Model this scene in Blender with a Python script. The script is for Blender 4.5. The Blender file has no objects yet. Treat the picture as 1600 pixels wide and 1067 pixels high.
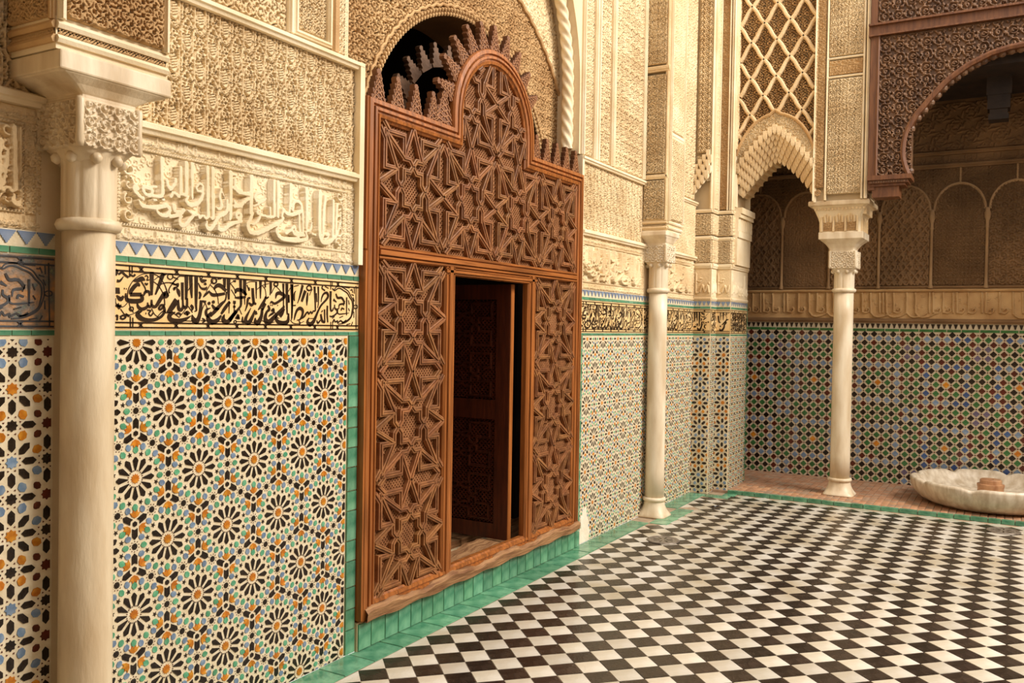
import bpy, math, random
import numpy as np
from mathutils import Matrix, Vector
random.seed(7); RNG = np.random.default_rng(7)
PI = math.pi
SC = bpy.context.scene
COL = SC.collection

# ------------------------------------------------------------------ camera, sky, sun, exposure
cam_d = bpy.data.cameras.new('camera'); cam = bpy.data.objects.new('camera', cam_d); COL.objects.link(cam)
right = Vector((0.49989237, -0.86592623, 0.01671461)); up = Vector((0.00599618, 0.02275878, 0.999723)); fwd = Vector((0.86606678, 0.49965368, -0.0165692))
m = Matrix.Identity(4)
for i in range(3):
    m[i][0] = right[i]; m[i][1] = up[i]; m[i][2] = -fwd[i]; m[i][3] = (0, 0, 1.65)[i]
cam.matrix_world = m
cam_d.sensor_width = 36.0; cam_d.lens = 1372.145 / 1600 * 36.0; cam_d.clip_start = 0.05; cam_d.clip_end = 200
SC.camera = cam
wld = bpy.data.worlds.new('sky'); SC.world = wld; wld.use_nodes = True
wn = wld.node_tree.nodes; wn.clear()
w_out = wn.new('ShaderNodeOutputWorld'); w_bg = wn.new('ShaderNodeBackground')
w_bg.inputs['Color'].default_value = (1.0, 0.95, 0.90, 1); w_bg.inputs['Strength'].default_value = 1.35
wld.node_tree.links.new(w_bg.outputs[0], w_out.inputs[0])
# the open sky and bright upper wall across the courtyard, out of view above and to the right
opn_d = bpy.data.lights.new('courtyard_opening', 'AREA'); opn = bpy.data.objects.new('courtyard_opening', opn_d); COL.objects.link(opn)
opn_d.shape = 'RECTANGLE'; opn_d.size = 5.0; opn_d.size_y = 3.0; opn_d.energy = 1380; opn_d.color = (1.0, 0.92, 0.82)
opn.location = (6.9, -5.6, 8.2); opn.rotation_euler = (Vector((4.4, 2.87, 1.2))-opn.location).to_track_quat('-Z', 'Y').to_euler()
SC.view_settings.view_transform = 'Standard'; SC.view_settings.look = 'None'
SC.view_settings.gamma = 1.0; SC.view_settings.use_curve_mapping = False
SC.view_settings.exposure = 0.0

# ------------------------------------------------------------------ materials
def lin(c):
    return tuple((x/255/12.92 if x/255 <= 0.04045 else ((x/255+0.055)/1.055)**2.4) for x in c)
def mat(name, c1, c2=None, rough=0.6, scale=8.0, stretch=(1, 1, 1), bump=0.0, bscale=60.0, rnd=0.0, spec=0.5, c3=None, coat=0.0, rvar=0.0):
    """two tones mixed by noise, a random tone per object, fine bump"""
    mt = bpy.data.materials.new(name); mt.use_nodes = True
    nt = mt.node_tree; N = nt.nodes; L = nt.links
    b = N['Principled BSDF']; b.inputs['Roughness'].default_value = rough
    b.inputs['Specular IOR Level'].default_value = spec
    if coat: b.inputs['Coat Weight'].default_value = coat; b.inputs['Coat Roughness'].default_value = 0.12
    tc = N.new('ShaderNodeTexCoord'); mp = N.new('ShaderNodeMapping'); mp.inputs['Scale'].default_value = stretch
    L.new(tc.outputs['Object'], mp.inputs['Vector'])
    nz = N.new('ShaderNodeTexNoise'); nz.inputs['Scale'].default_value = scale; nz.inputs['Detail'].default_value = 5
    L.new(mp.outputs[0], nz.inputs['Vector'])
    rp = N.new('ShaderNodeValToRGB'); rp.color_ramp.elements[0].position = 0.34; rp.color_ramp.elements[1].position = 0.66
    rp.color_ramp.elements[0].color = (*lin(c1), 1); rp.color_ramp.elements[1].color = (*lin(c2 or c1), 1)
    if c3:
        e = rp.color_ramp.elements.new(0.74); e.color = (*lin(c3), 1)
    L.new(nz.outputs['Fac'], rp.inputs['Fac'])
    out = rp.outputs['Color']
    if rnd:
        oi = N.new('ShaderNodeObjectInfo'); hs = N.new('ShaderNodeHueSaturation')
        mr = N.new('ShaderNodeMapRange'); mr.inputs['To Min'].default_value = 1-rnd; mr.inputs['To Max'].default_value = 1+rnd
        L.new(oi.outputs['Random'], mr.inputs['Value']); L.new(mr.outputs[0], hs.inputs['Value'])
        ad = N.new('ShaderNodeMath'); ad.operation = 'MULTIPLY'; ad.inputs[1].default_value = 7.31
        fr_ = N.new('ShaderNodeMath'); fr_.operation = 'FRACT'; L.new(oi.outputs['Random'], ad.inputs[0]); L.new(ad.outputs[0], fr_.inputs[0])
        mr2 = N.new('ShaderNodeMapRange'); mr2.inputs['To Min'].default_value = 0.5-rnd*0.03; mr2.inputs['To Max'].default_value = 0.5+rnd*0.03
        L.new(fr_.outputs[0], mr2.inputs['Value']); L.new(mr2.outputs[0], hs.inputs['Hue'])
        L.new(out, hs.inputs['Color']); out = hs.outputs['Color']
    L.new(out, b.inputs['Base Color'])
    if rvar:
        mr3 = N.new('ShaderNodeMapRange'); mr3.inputs['To Min'].default_value = max(0.03, rough-rvar); mr3.inputs['To Max'].default_value = rough+rvar
        L.new(nz.outputs['Fac'], mr3.inputs['Value']); L.new(mr3.outputs[0], b.inputs['Roughness'])
    if bump:
        n2 = N.new('ShaderNodeTexNoise'); n2.inputs['Scale'].default_value = bscale; n2.inputs['Detail'].default_value = 4
        L.new(mp.outputs[0], n2.inputs['Vector'])
        bp = N.new('ShaderNodeBump'); bp.inputs['Strength'].default_value = bump; bp.inputs['Distance'].default_value = 0.01
        L.new(n2.outputs['Fac'], bp.inputs['Height']); L.new(bp.outputs[0], b.inputs['Normal'])
    return mt

M = {}
M['stucco'] = mat('carved stucco', (214, 184, 138), (238, 214, 172), 0.85, 3.0, bump=0.5, bscale=70, c3=(240, 220, 182))
M['stucco_pale'] = mat('pale stucco', (226, 204, 164), (242, 226, 194), 0.85, 4.0, bump=0.2, bscale=120)
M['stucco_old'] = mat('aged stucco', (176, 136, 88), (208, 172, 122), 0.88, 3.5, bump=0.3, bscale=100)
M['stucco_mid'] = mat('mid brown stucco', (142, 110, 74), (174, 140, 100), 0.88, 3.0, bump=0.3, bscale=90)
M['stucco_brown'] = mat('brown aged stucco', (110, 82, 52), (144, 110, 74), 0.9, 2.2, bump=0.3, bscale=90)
M['plaster'] = mat('white plaster', (232, 216, 190), (246, 236, 218), 0.9, 6.0, bump=0.4, bscale=40)
M['plain'] = mat('plain plaster', (214, 190, 150), (228, 208, 172), 0.9, 1.5, bump=0.2, bscale=30)
M['marble'] = mat('worn marble', (198, 172, 134), (232, 214, 182), 0.42, 3.2, (3, 3, 0.7), bump=0.15, bscale=30, c3=(236, 218, 188))
M['marble_light'] = mat('pale worn marble', (208, 186, 152), (238, 224, 198), 0.42, 3.2, (3, 3, 0.7), bump=0.12, bscale=30, c3=(240, 226, 200))
M['marble_white'] = mat('grey white marble', (186, 168, 142), (224, 212, 192), 0.4, 7.0, (2.5, 2.5, 0.6), bump=0.15, bscale=24)
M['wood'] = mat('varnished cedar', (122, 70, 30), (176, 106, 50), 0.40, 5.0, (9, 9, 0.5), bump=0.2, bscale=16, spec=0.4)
M['wood_rail'] = mat('varnished cedar rail', (122, 70, 30), (176, 106, 50), 0.40, 5.0, (0.5, 9, 9), bump=0.2, bscale=16, spec=0.4)
M['wood_strap'] = mat('dry cedar strapwork', (122, 76, 42), (156, 104, 60), 0.55, 10.0, (2, 2, 2), bump=0.12, bscale=60, rnd=0.16)
M['wood_lattice'] = mat('turned cedar lattice', (138, 90, 54), (172, 120, 78), 0.55, 16.0, bump=0.05, bscale=60)
M['wood_merlon'] = mat('brown merlon cedar', (98, 60, 34), (134, 88, 54), 0.6, 12.0, bump=0.15, bscale=60, rnd=0.1)
M['wood_worn'] = mat('worn sill wood', (120, 78, 44), (176, 132, 88), 0.7, 6.0, (0.7, 8, 8), bump=0.6, bscale=20)
M['wood_dark'] = mat('dark carved cedar', (88, 60, 40), (128, 94, 66), 0.55, 9.0, bump=0.4, bscale=50)
M['wood_red'] = mat('red brown cedar', (92, 54, 30), (120, 76, 44), 0.5, 6.0, (6, 6, 0.7), bump=0.3, bscale=20)
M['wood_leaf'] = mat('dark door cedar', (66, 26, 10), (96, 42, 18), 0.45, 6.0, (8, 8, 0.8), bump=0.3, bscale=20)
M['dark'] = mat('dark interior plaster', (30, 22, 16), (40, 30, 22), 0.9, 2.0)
M['grout'] = mat('cream zellij ground', (220, 203, 168), (234, 220, 190), 0.3, 30.0, bump=0.15, bscale=120, spec=0.4)
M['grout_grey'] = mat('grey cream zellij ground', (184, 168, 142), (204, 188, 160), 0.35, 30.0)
M['grout_floor'] = mat('floor joint mortar', (150, 128, 104), (178, 156, 130), 0.8, 20.0)
M['zblack'] = mat('black glaze', (24, 16, 12), (44, 34, 28), 0.16, 20.0, bump=0.1, bscale=90, rnd=0.25, spec=0.45)
M['zorange'] = mat('amber glaze', (176, 98, 18), (210, 142, 44), 0.18, 30.0, bump=0.1, bscale=90, rnd=0.16)
M['zgreen'] = mat('green glaze', (74, 150, 112), (112, 176, 138), 0.18, 24.0, bump=0.1, bscale=90, rnd=0.2)
M['zblue'] = mat('grey blue glaze', (96, 122, 152), (134, 152, 172), 0.18, 24.0, bump=0.1, bscale=90, rnd=0.18)
M['zdeepblue'] = mat('deep blue glaze', (48, 72, 120), (74, 98, 142), 0.18, 24.0, bump=0.1, bscale=90, rnd=0.2)
M['zpurple'] = mat('violet grey glaze', (92, 82, 108), (112, 104, 126), 0.18, 24.0, rnd=0.15)
M['zred'] = mat('dark red glaze', (72, 26, 16), (96, 38, 24), 0.2, 24.0, rnd=0.2)
M['zdkgreen'] = mat('dark green glaze', (44, 92, 46), (66, 118, 66), 0.18, 24.0, rnd=0.2)
M['border'] = mat('sea green glaze', (56, 120, 90), (116, 168, 134), 0.14, 9.0, bump=0.2, bscale=40, rnd=0.22, spec=0.5)
M['merlon_blue'] = mat('slate blue glaze', (104, 122, 150), (130, 144, 164), 0.2, 20.0, rnd=0.14)
M['band'] = mat('amber cream glaze', (238, 196, 132), (248, 216, 162), 0.22, 10.0, bump=0.1, bscale=80, c3=(248, 224, 180))
M['band_old'] = mat('weathered glaze', (196, 142, 88), (104, 108, 104), 0.5, 26.0, bump=0.5, bscale=60, c3=(150, 160, 120))
M['ink'] = mat('black calligraphy glaze', (36, 22, 12), (54, 36, 22), 0.25, 30.0)
M['ink_old'] = mat('faded calligraphy glaze', (70, 74, 80), (48, 40, 36), 0.45, 20.0)
M['fblack'] = mat('black marble', (34, 25, 20), (58, 46, 38), 0.26, 12.0, bump=0.2, bscale=60, rnd=0.3, rvar=0.12)
M['fwhite'] = mat('ivory marble', (190, 176, 150), (224, 219, 208), 0.20, 3.0, bump=0.2, bscale=50, rnd=0.15, rvar=0.1)
M['terra'] = mat('terracotta tile', (172, 124, 90), (200, 156, 122), 0.55, 14.0, bump=0.3, bscale=40, rnd=0.2, c3=(150, 140, 130))
M['terra_b'] = mat('grey terracotta tile', (150, 122, 100), (176, 148, 124), 0.55, 14.0, bump=0.3, bscale=40)
M['dark_wood'] = mat('shade darkened gallery wood', (36, 26, 20), (54, 40, 30), 0.7, 8.0, bump=0.3, bscale=30)  # old dark wood, with the gallery's shade also worked into its colour
M['steel'] = mat('worn steel', (112, 102, 92), (158, 148, 136), 0.35, 20.0); M['steel'].node_tree.nodes['Principled BSDF'].inputs['Metallic'].default_value = 0.45
M['spout'] = mat('veined brown stone', (150, 104, 70), (190, 146, 108), 0.45, 14.0, (1, 1, 0.3), bump=0.2, bscale=40)

# ------------------------------------------------------------------ mesh helpers
class Fr:
    def __init__(s, o, U, V):
        s.o = np.array(o, float); s.U = np.array(U, float); s.V = np.array(V, float); s.N = np.cross(s.U, s.V)
    def p(s, u, v, n=0.0):
        return tuple(s.o + s.U*u + s.V*v + s.N*n)
    def mat(s, u, v, ang=0.0, n=0.0, sc=1.0):
        o = s.o + s.U*u + s.V*v + s.N*n; ca, sa = math.cos(ang), math.sin(ang)
        a = (s.U*ca + s.V*sa)*sc; b = (s.V*ca - s.U*sa)*sc
        return Matrix(((a[0], b[0], s.N[0], o[0]), (a[1], b[1], s.N[1], o[1]), (a[2], b[2], s.N[2], o[2]), (0, 0, 0, 1)))
FRONT = lambda y: Fr((0, y, 0), (1, 0, 0), (0, 0, 1))        # plane facing the courtyard (-Y)
SIDE = lambda x: Fr((x, 0, 0), (0, -1, 0), (0, 0, 1))        # plane facing the camera end (-X); u = -y
FLAT = lambda z: Fr((0, 0, z), (1, 0, 0), (0, 1, 0))
YW = 2.87
FW = FRONT(YW)

def area2(p):
    return sum(p[i][0]*p[(i+1) % len(p)][1] - p[(i+1) % len(p)][0]*p[i][1] for i in range(len(p)))
class MB:
    def __init__(s): s.v = []; s.f = []; s.m = []
    def add(s, vs, fs, mi=0):
        b = len(s.v); s.v.extend(vs); s.f.extend(tuple(i+b for i in f) for f in fs); s.m.extend([mi]*len(fs)); return s
    def prism(s, fr, poly, n0, n1, mi=0, inset=0.0, bottom=False):
        if area2(poly) < 0: poly = poly[::-1]
        k = len(poly); cx = sum(p[0] for p in poly)/k; cy = sum(p[1] for p in poly)/k
        top = [(cx+(x-cx)*(1-inset), cy+(y-cy)*(1-inset)) for x, y in poly]
        vs = [fr.p(x, y, n0) for x, y in poly] + [fr.p(x, y, n1) for x, y in top]
        fs = [tuple(range(k, 2*k))] + [(i, (i+1) % k, k+(i+1) % k, k+i) for i in range(k)]
        if bottom: fs.append(tuple(range(k-1, -1, -1)))
        return s.add(vs, fs, mi)
    def box(s, fr, u0, u1, v0, v1, n0, n1, mi=0):
        return s.prism(fr, [(u0, v0), (u1, v0), (u1, v1), (u0, v1)], n0, n1, mi, 0, True)
    def wbox(s, x0, x1, y0, y1, z0, z1, mi=0):
        return s.box(FLAT(0), x0, x1, y0, y1, z0, z1, mi)
    def ribbon(s, fr, pts, n0, n1, mi=0, sub=3):
        P = np.array(pts, float)
        if len(P) > 2: P = smooth(P, sub)
        d = np.gradient(P[:, :2], axis=0); l = np.hypot(d[:, 0], d[:, 1]) + 1e-9
        nx = -d[:, 1]/l; ny = d[:, 0]/l; h = P[:, 2]/2
        vs = []; fs = []
        for i in range(len(P)):
            a = (P[i, 0]+nx[i]*h[i], P[i, 1]+ny[i]*h[i]); b = (P[i, 0]-nx[i]*h[i], P[i, 1]-ny[i]*h[i])
            vs += [fr.p(*a, n0), fr.p(*a, n1), fr.p(*b, n1), fr.p(*b, n0)]
        for i in range(len(P)-1):
            q = 4*i
            for k in range(3): fs.append((q+k, q+k+1, q+5+k, q+4+k))
        fs.append((3, 2, 1, 0)); q = 4*(len(P)-1); fs.append((q, q+1, q+2, q+3))
        return s.add(vs, fs, mi)
    def sweep(s, fr, path, prof, closed=False, mi=0):
        """prof: (offset to the left of travel, height) pairs"""
        P = np.array(path, float); n = len(P); k = len(prof); vs = []; fs = []
        for i in range(n):
            a = P[i]-P[i-1] if (closed or i > 0) else P[1]-P[0]
            b = P[(i+1) % n]-P[i] if (closed or i < n-1) else P[-1]-P[-2]
            a = a/np.linalg.norm(a); b = b/np.linalg.norm(b)
            na = np.array((-a[1], a[0])); nb = np.array((-b[1], b[0])); mv = na+nb; mv = mv/max(0.3, (mv@na))
            for o, h in prof: vs.append(fr.p(P[i, 0]+mv[0]*o, P[i, 1]+mv[1]*o, h))
        for i in range(n if closed else n-1):
            j = (i+1) % n
            for q in range(k-1): fs.append((i*k+q, i*k+q+1, j*k+q+1, j*k+q))
        if not closed:
            fs.append(tuple(range(k))); fs.append(tuple(range((n-1)*k+k-1, (n-1)*k-1, -1)))
        return s.add(vs, fs, mi)
    def lathe(s, c, prof, seg=32, mi=0, ex=None, caps=True):
        """prof: (r, z[, squareness]) ; ex -> superellipse sections"""
        vs = []; fs = []; k = len(prof)
        for pr in prof:
            r, z = pr[0], pr[1]; e = pr[2] if len(pr) > 2 else 2.0; ry = pr[3] if len(pr) > 3 else r
            for j in range(seg):
                t = 2*PI*(j+0.5)/seg; ct, st = math.cos(t), math.sin(t)
                q = (abs(ct)**e+abs(st)**e)**(-1/e)
                vs.append((c[0]+r*q*ct, c[1]+ry*q*st, c[2]+z))
        for i in range(k-1):
            for j in range(seg):
                a = i*seg+j; b = i*seg+(j+1) % seg; fs.append((a, b, b+seg, a+seg))
        if caps: fs.append(tuple(range(seg-1, -1, -1))); fs.append(tuple(range((k-1)*seg, k*seg)))
        return s.add(vs, fs, mi)
    def tube(s, pts, r, seg=8, mi=0, closed=False):
        P = [Vector(p) for p in pts]; n = len(P); vs = []; fs = []
        for i in range(n):
            t = (P[(i+1) % n]-P[i-1]) if (closed or 0 < i < n-1) else (P[1]-P[0] if i == 0 else P[-1]-P[-2])
            t.normalize(); a = t.orthogonal() if abs(t.z) > 0.99 else t.cross(Vector((0, 0, 1)))
            a.normalize(); b = t.cross(a); rr = r[i] if hasattr(r, '__len__') else r
            for j in range(seg):
                g = 2*PI*j/seg; vs.append(tuple(P[i]+(a*math.cos(g)+b*math.sin(g))*rr))
        for i in range(n if closed else n-1):
            for j in range(seg):
                a = i*seg+j; b = i*seg+(j+1) % seg; c2 = ((i+1) % n)*seg
                fs.append((a, b, c2+(j+1) % seg, c2+j))
        if not closed: fs.append(tuple(range(seg-1, -1, -1))); fs.append(tuple(range((n-1)*seg, n*seg)))
        return s.add(vs, fs, mi)
    def mesh(s, name, mats, smooth_=False):
        me = bpy.data.meshes.new(name); me.from_pydata(s.v, [], s.f)
        for q in mats: me.materials.append(q)
        if len(mats) > 1: me.polygons.foreach_set('material_index', s.m)
        if smooth_: me.polygons.foreach_set('use_smooth', [True]*len(s.f))
        me.update(); return me
def smooth(P, sub=3):
    P = np.asarray(P, float); n = len(P); out = []
    E = np.vstack([2*P[0]-P[1], P, 2*P[-1]-P[-2]])
    for i in range(n-1):
        a, b, c, d = E[i], E[i+1], E[i+2], E[i+3]
        for k in range(sub):
            t = k/sub
            out.append(0.5*((2*b)+(c-a)*t+(2*a-5*b+4*c-d)*t*t+(3*b-a-3*c+d)*t**3))
    out.append(P[-1]); R = np.array(out)
    if R.shape[1] > 2: R[:, 2] = np.maximum(R[:, 2], 0.0015)
    return R
def link(o, parent=None):
    COL.objects.link(o)
    if parent is not None:
        o.parent = parent; o.matrix_parent_inverse = Matrix.Translation(-parent.location)
    return o
def tag(o, label=None, cat=None, group=None, kind=None):
    if label: o['label'] = label
    if cat: o['category'] = cat
    if group: o['group'] = group
    if kind: o['kind'] = kind
    return o
def ob(name, mb, mats, parent=None, sm=False, **kw):
    if not isinstance(mats, (list, tuple)): mats = [mats]
    o = bpy.data.objects.new(name, mb.mesh(name, mats, sm) if isinstance(mb, MB) else mb)
    link(o, parent); tag(o, **kw); return o
def empty(name, loc, **kw):
    o = bpy.data.objects.new(name, None); o.location = loc; o.empty_display_size = 0.1; COL.objects.link(o); tag(o, **kw); return o
def inst(name, me, mw, parent):
    o = bpy.data.objects.new(name, me); COL.objects.link(o); o.parent = parent
    o.matrix_parent_inverse = Matrix.Translation(-parent.location); o.matrix_basis = mw; return o
def pmesh(name, poly, mt, h=0.005, inset=0.06):
    return MB().prism(FLAT(0), poly, -0.001, h, 0, inset).mesh(name, [mt])
def clip_poly(poly, u0, u1, v0, v1):
    for ax, lo, s in ((0, u0, 1), (0, u1, -1), (1, v0, 1), (1, v1, -1)):
        out = []
        for i in range(len(poly)):
            a, b = poly[i-1], poly[i]; ia = (a[ax]-lo)*s >= 0; ib = (b[ax]-lo)*s >= 0
            if ia != ib:
                t = (lo-a[ax])/(b[ax]-a[ax]); out.append((a[0]+(b[0]-a[0])*t, a[1]+(b[1]-a[1])*t))
            if ib: out.append(b)
        poly = out
        if len(poly) < 3: return None
    return poly

# ------------------------------------------------------------------ carved relief: height maps and grids
class HT:
    """periodic height map drawn with strokes"""
    def __init__(s, w, h, res=0.002, base=0.0):
        s.nx = max(4, round(w/res)); s.ny = max(4, round(h/res)); s.rx = w/s.nx; s.ry = h/s.ny; s.w = w; s.h = h
        s.A = np.full((s.ny, s.nx), float(base))
    def seg(s, a, b, wa, wb, hgt, mode='max'):
        r = max(wa, wb)/2
        i = np.arange(math.floor((min(a[0], b[0])-r)/s.rx), math.ceil((max(a[0], b[0])+r)/s.rx)+1)
        j = np.arange(math.floor((min(a[1], b[1])-r)/s.ry), math.ceil((max(a[1], b[1])+r)/s.ry)+1)
        X, Y = np.meshgrid((i+.5)*s.rx, (j+.5)*s.ry)
        dx, dy = b[0]-a[0], b[1]-a[1]; L2 = dx*dx+dy*dy+1e-12
        t = np.clip(((X-a[0])*dx+(Y-a[1])*dy)/L2, 0, 1)
        d = np.hypot(X-a[0]-dx*t, Y-a[1]-dy*t); w = (wa+(wb-wa)*t)/2
        pr = np.sqrt(np.clip(1-(d/w)**2, 0, 1)); ok = d < w
        ix = np.ix_(j % s.ny, i % s.nx); S = s.A[ix]
        if mode == 'max': S = np.where(ok, np.maximum(S, hgt*(0.55+0.45*pr)), S)
        elif mode == 'pit': S = np.where(ok, np.minimum(S, hgt+(S-hgt)*(1-np.minimum(1, 1.6*pr))), S)
        elif mode == 'flat': S = np.where(ok, np.maximum(S, hgt*np.minimum(1, 2.2*pr)), S)
        s.A[ix] = S
    def line(s, pts, w, hgt, mode='max', sub=4):
        P = np.array(pts, float)
        if len(P) > 2 and sub > 1: P = smooth(P, sub)
        n = len(P)
        for k in range(n-1):
            if hasattr(w, '__len__'):
                wa = w[0]+(w[1]-w[0])*k/(n-1); wb = w[0]+(w[1]-w[0])*(k+1)/(n-1)
            else: wa = wb = w
            s.seg(P[k], P[k+1], wa, wb, hgt, mode)
    def ring(s, c, rx, ry, w, hgt, mode='max', n=14):
        s.line([(c[0]+rx*math.cos(t), c[1]+ry*math.sin(t)) for t in np.linspace(0, 2*PI, n+1)], w, hgt, mode, 1)
    def sample(s, U, V):
        return s.A[np.floor(V/s.ry).astype(int) % s.ny, np.floor(U/s.rx).astype(int) % s.nx]
def spiral(c, r, turns, a0, sgn=1, n=12):
    return [(c[0]+r*(1-0.8*t)*math.cos(a0+sgn*2*PI*turns*t), c[1]+r*(1-0.8*t)*math.sin(a0+sgn*2*PI*turns*t)) for t in np.linspace(0, 1, n)]
def pat_arch():
    w, h = 0.127, 0.205; t = HT(w, h, 0.0016, 0.80); rg = random.Random(3)
    for i in range(8):
        for j in range(14):
            x = (i+0.5*(j % 2)+rg.uniform(-.22, .22))*w/8; y = (j+rg.uniform(-.22, .22))*h/14; a = rg.uniform(0, PI); l = rg.uniform(.001, .0035)
            t.seg((x-l*math.cos(a), y-l*math.sin(a)), (x+l*math.cos(a), y+l*math.sin(a)), .0096, .0066, 0.0, 'pit')
    for i in range(8):
        for j in range(12):
            x = (i+rg.random())*w/8; y = (j+rg.random())*h/12
            t.line(spiral((x, y), rg.uniform(.006, .010), .8, rg.uniform(0, 6), rg.choice((-1, 1)), 7), (.0034, .002), .55, 'pit', sub=1)
    for cx, cy in ((w*.25, .05), (w*.75, .05+h/2)):
        t.line([(cx-.027, cy-.04), (cx-.027, cy+.045), (cx-.017, cy+.072), (cx, cy+.092), (cx+.017, cy+.072), (cx+.027, cy+.045), (cx+.027, cy-.04)], .0052, .96, 'flat')
        t.line([(cx-.027, cy-.03), (cx-.012, cy-.052), (cx, cy-.058), (cx+.012, cy-.052), (cx+.027, cy-.03)], .005, 1.0)
        for k in range(5): t.seg((cx, cy-.022+.011*k), (cx, cy-.021+.011*k), .034-abs(k-2)*.005, .034-abs(k-2)*.005, 1.0, 'flat')
        t.ring((cx, cy), .020, .031, .004, 1.0)
        for k in range(-2, 3): t.seg((cx-.012, cy+.011*k), (cx+.012, cy+.011*k+.009), .0034, .0034, .35, 'pit')
    return t
def pat_scroll(sz=0.06, res=0.002, seed=1, thick=1.0, base=0.12, pits=0.0):
    w, h = sz*2, sz*2; t = HT(w, h, res, base); rg = random.Random(seed)
    for cx, cy, sg in ((sz*.5, sz*.5, 1), (sz*1.5, sz*.5, -1), (sz*.5, sz*1.5, -1), (sz*1.5, sz*1.5, 1)):
        a0 = rg.uniform(0, 6.28)
        t.line(spiral((cx, cy), sz*.50, 1.5, a0, sg, 16), (sz*.13*thick, sz*.09*thick), .8)
        for k in range(7):
            a = a0+k*0.9; r = sz*.42; x, y = cx+r*math.cos(a), cy+r*math.sin(a); b = a+rg.uniform(.8, 1.8)*sg
            t.line([(x, y), (x+sz*.13*math.cos(b), y+sz*.13*math.sin(b)), (x+sz*.2*math.cos(b+.7), y+sz*.2*math.sin(b+.7))], (sz*.17*thick, sz*.05), 1.0)
        t.line(spiral((cx, cy), sz*.16, .9, a0+2, -sg, 7), (sz*.16*thick, sz*.08), 1.0)
    return t
def pat_fine(sz=0.02, seed=2, res=0.0016):
    w = h = sz*6; t = HT(w, h, res, 0.15); rg = random.Random(seed)
    for i in range(6):
        for j in range(6):
            cx, cy = (i+.5+rg.uniform(-.2, .2))*sz, (j+.5+rg.uniform(-.2, .2))*sz
            t.line(spiral((cx, cy), sz*.55, 1.0, rg.uniform(0, 6.3), rg.choice((-1, 1)), 8), (sz*.24, sz*.14), 1.0, sub=1)
            a = rg.uniform(0, PI); t.seg((cx-sz*.5*math.cos(a), cy-sz*.5*math.sin(a)), (cx+sz*.5*math.cos(a), cy+sz*.5*math.sin(a)), sz*.16, sz*.1, .8)
    return t
def pat_text(h=0.05, seed=4, res=0.0016):
    w = h*6; t = HT(w, h*1.04, res, 0.1); rg = random.Random(seed); x = 0
    while x < w-h*.1:
        k = rg.random()
        if k < .5: t.line([(x, h*.92), (x+h*.02, h*.2), (x+h*.12, h*.16)], (h*.10, h*.07), 1.0); x += h*.2
        elif k < .8: t.line(spiral((x+h*.16, h*.3), h*.17, .9, PI*.2, -1, 8), h*.09, 1.0); t.line([(x+h*.3, h*.34), (x+h*.1, h*.1), (x-h*.1, h*.12)], (h*.08, h*.04), 1.0); x += h*.4
        else: t.line([(x, h*.2), (x+h*.1, h*.45), (x+h*.2, h*.2), (x+h*.3, h*.45), (x+h*.36, h*.18)], h*.08, 1.0); x += h*.45
        t.line(spiral((x, h*rg.uniform(.55, .8)), h*.1, .8, rg.uniform(0, 6), 1, 6), h*.05, .6)
    return t
def pat_hatch(sz=0.012):
    t = HT(sz*2, sz*2, 0.001, 0.0)
    for k in range(-2, 5): t.seg((k*sz-sz, -sz), (k*sz+3*sz, 3*sz), sz*.42, sz*.42, 1.0)
    for k in range(-2, 7): t.seg((k*sz+sz, -sz), (k*sz-3*sz, 3*sz), sz*.36, sz*.36, .9)
    return t
def pat_vine(w=0.17, h=0.20, seed=5, res=0.003):
    t = HT(w, h, res, 0.1)
    for x0, y0 in ((0, 0), (w/2, h/2)):
        for sx in (1, -1):
            t.line([(x0, y0-h*.5), (x0+sx*w*.12, y0-h*.38), (x0+sx*w*.27, y0-h*.18), (x0+sx*w*.16, y0), (x0+sx*w*.27, y0+h*.14), (x0+sx*w*.1, y0+h*.36), (x0, y0+h*.5)], .020, 1.0)
            t.line(spiral((x0+sx*w*.11, y0-h*.12), w*.11, 1.0, PI/2, -sx, 9), (.018, .012), .9)
            t.line(spiral((x0+sx*w*.10, y0+h*.16), w*.09, .9, -PI/2, sx, 9), (.018, .012), .9)
        t.line([(x0, y0-h*.1), (x0, y0+h*.08)], .020, .95)
    return t
def pat_star(sz=0.28, res=0.004):
    w, h = sz, sz*.9; t = HT(w, h, res, 0.25)
    for cx, cy in ((0, 0), (w/2, h/2)):
        t.ring((cx, cy), sz*.09, sz*.09, .012, .9, n=6); t.ring((cx, cy), sz*.03, sz*.03, .02, 1.0, n=6)
        for k in range(6):
            a = k*PI/3+PI/6
            t.line([(cx+sz*.13*math.cos(a), cy+sz*.13*math.sin(a)), (cx+sz*.27*math.cos(a+.25), cy+sz*.27*math.sin(a+.25)), (cx+sz*.33*math.cos(a+.9), cy+sz*.33*math.sin(a+.9))], .016, 1.0, sub=1)
        t.ring((cx, cy), sz*.2, sz*.2, .014, 1.0, n=6)
    return t
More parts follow.
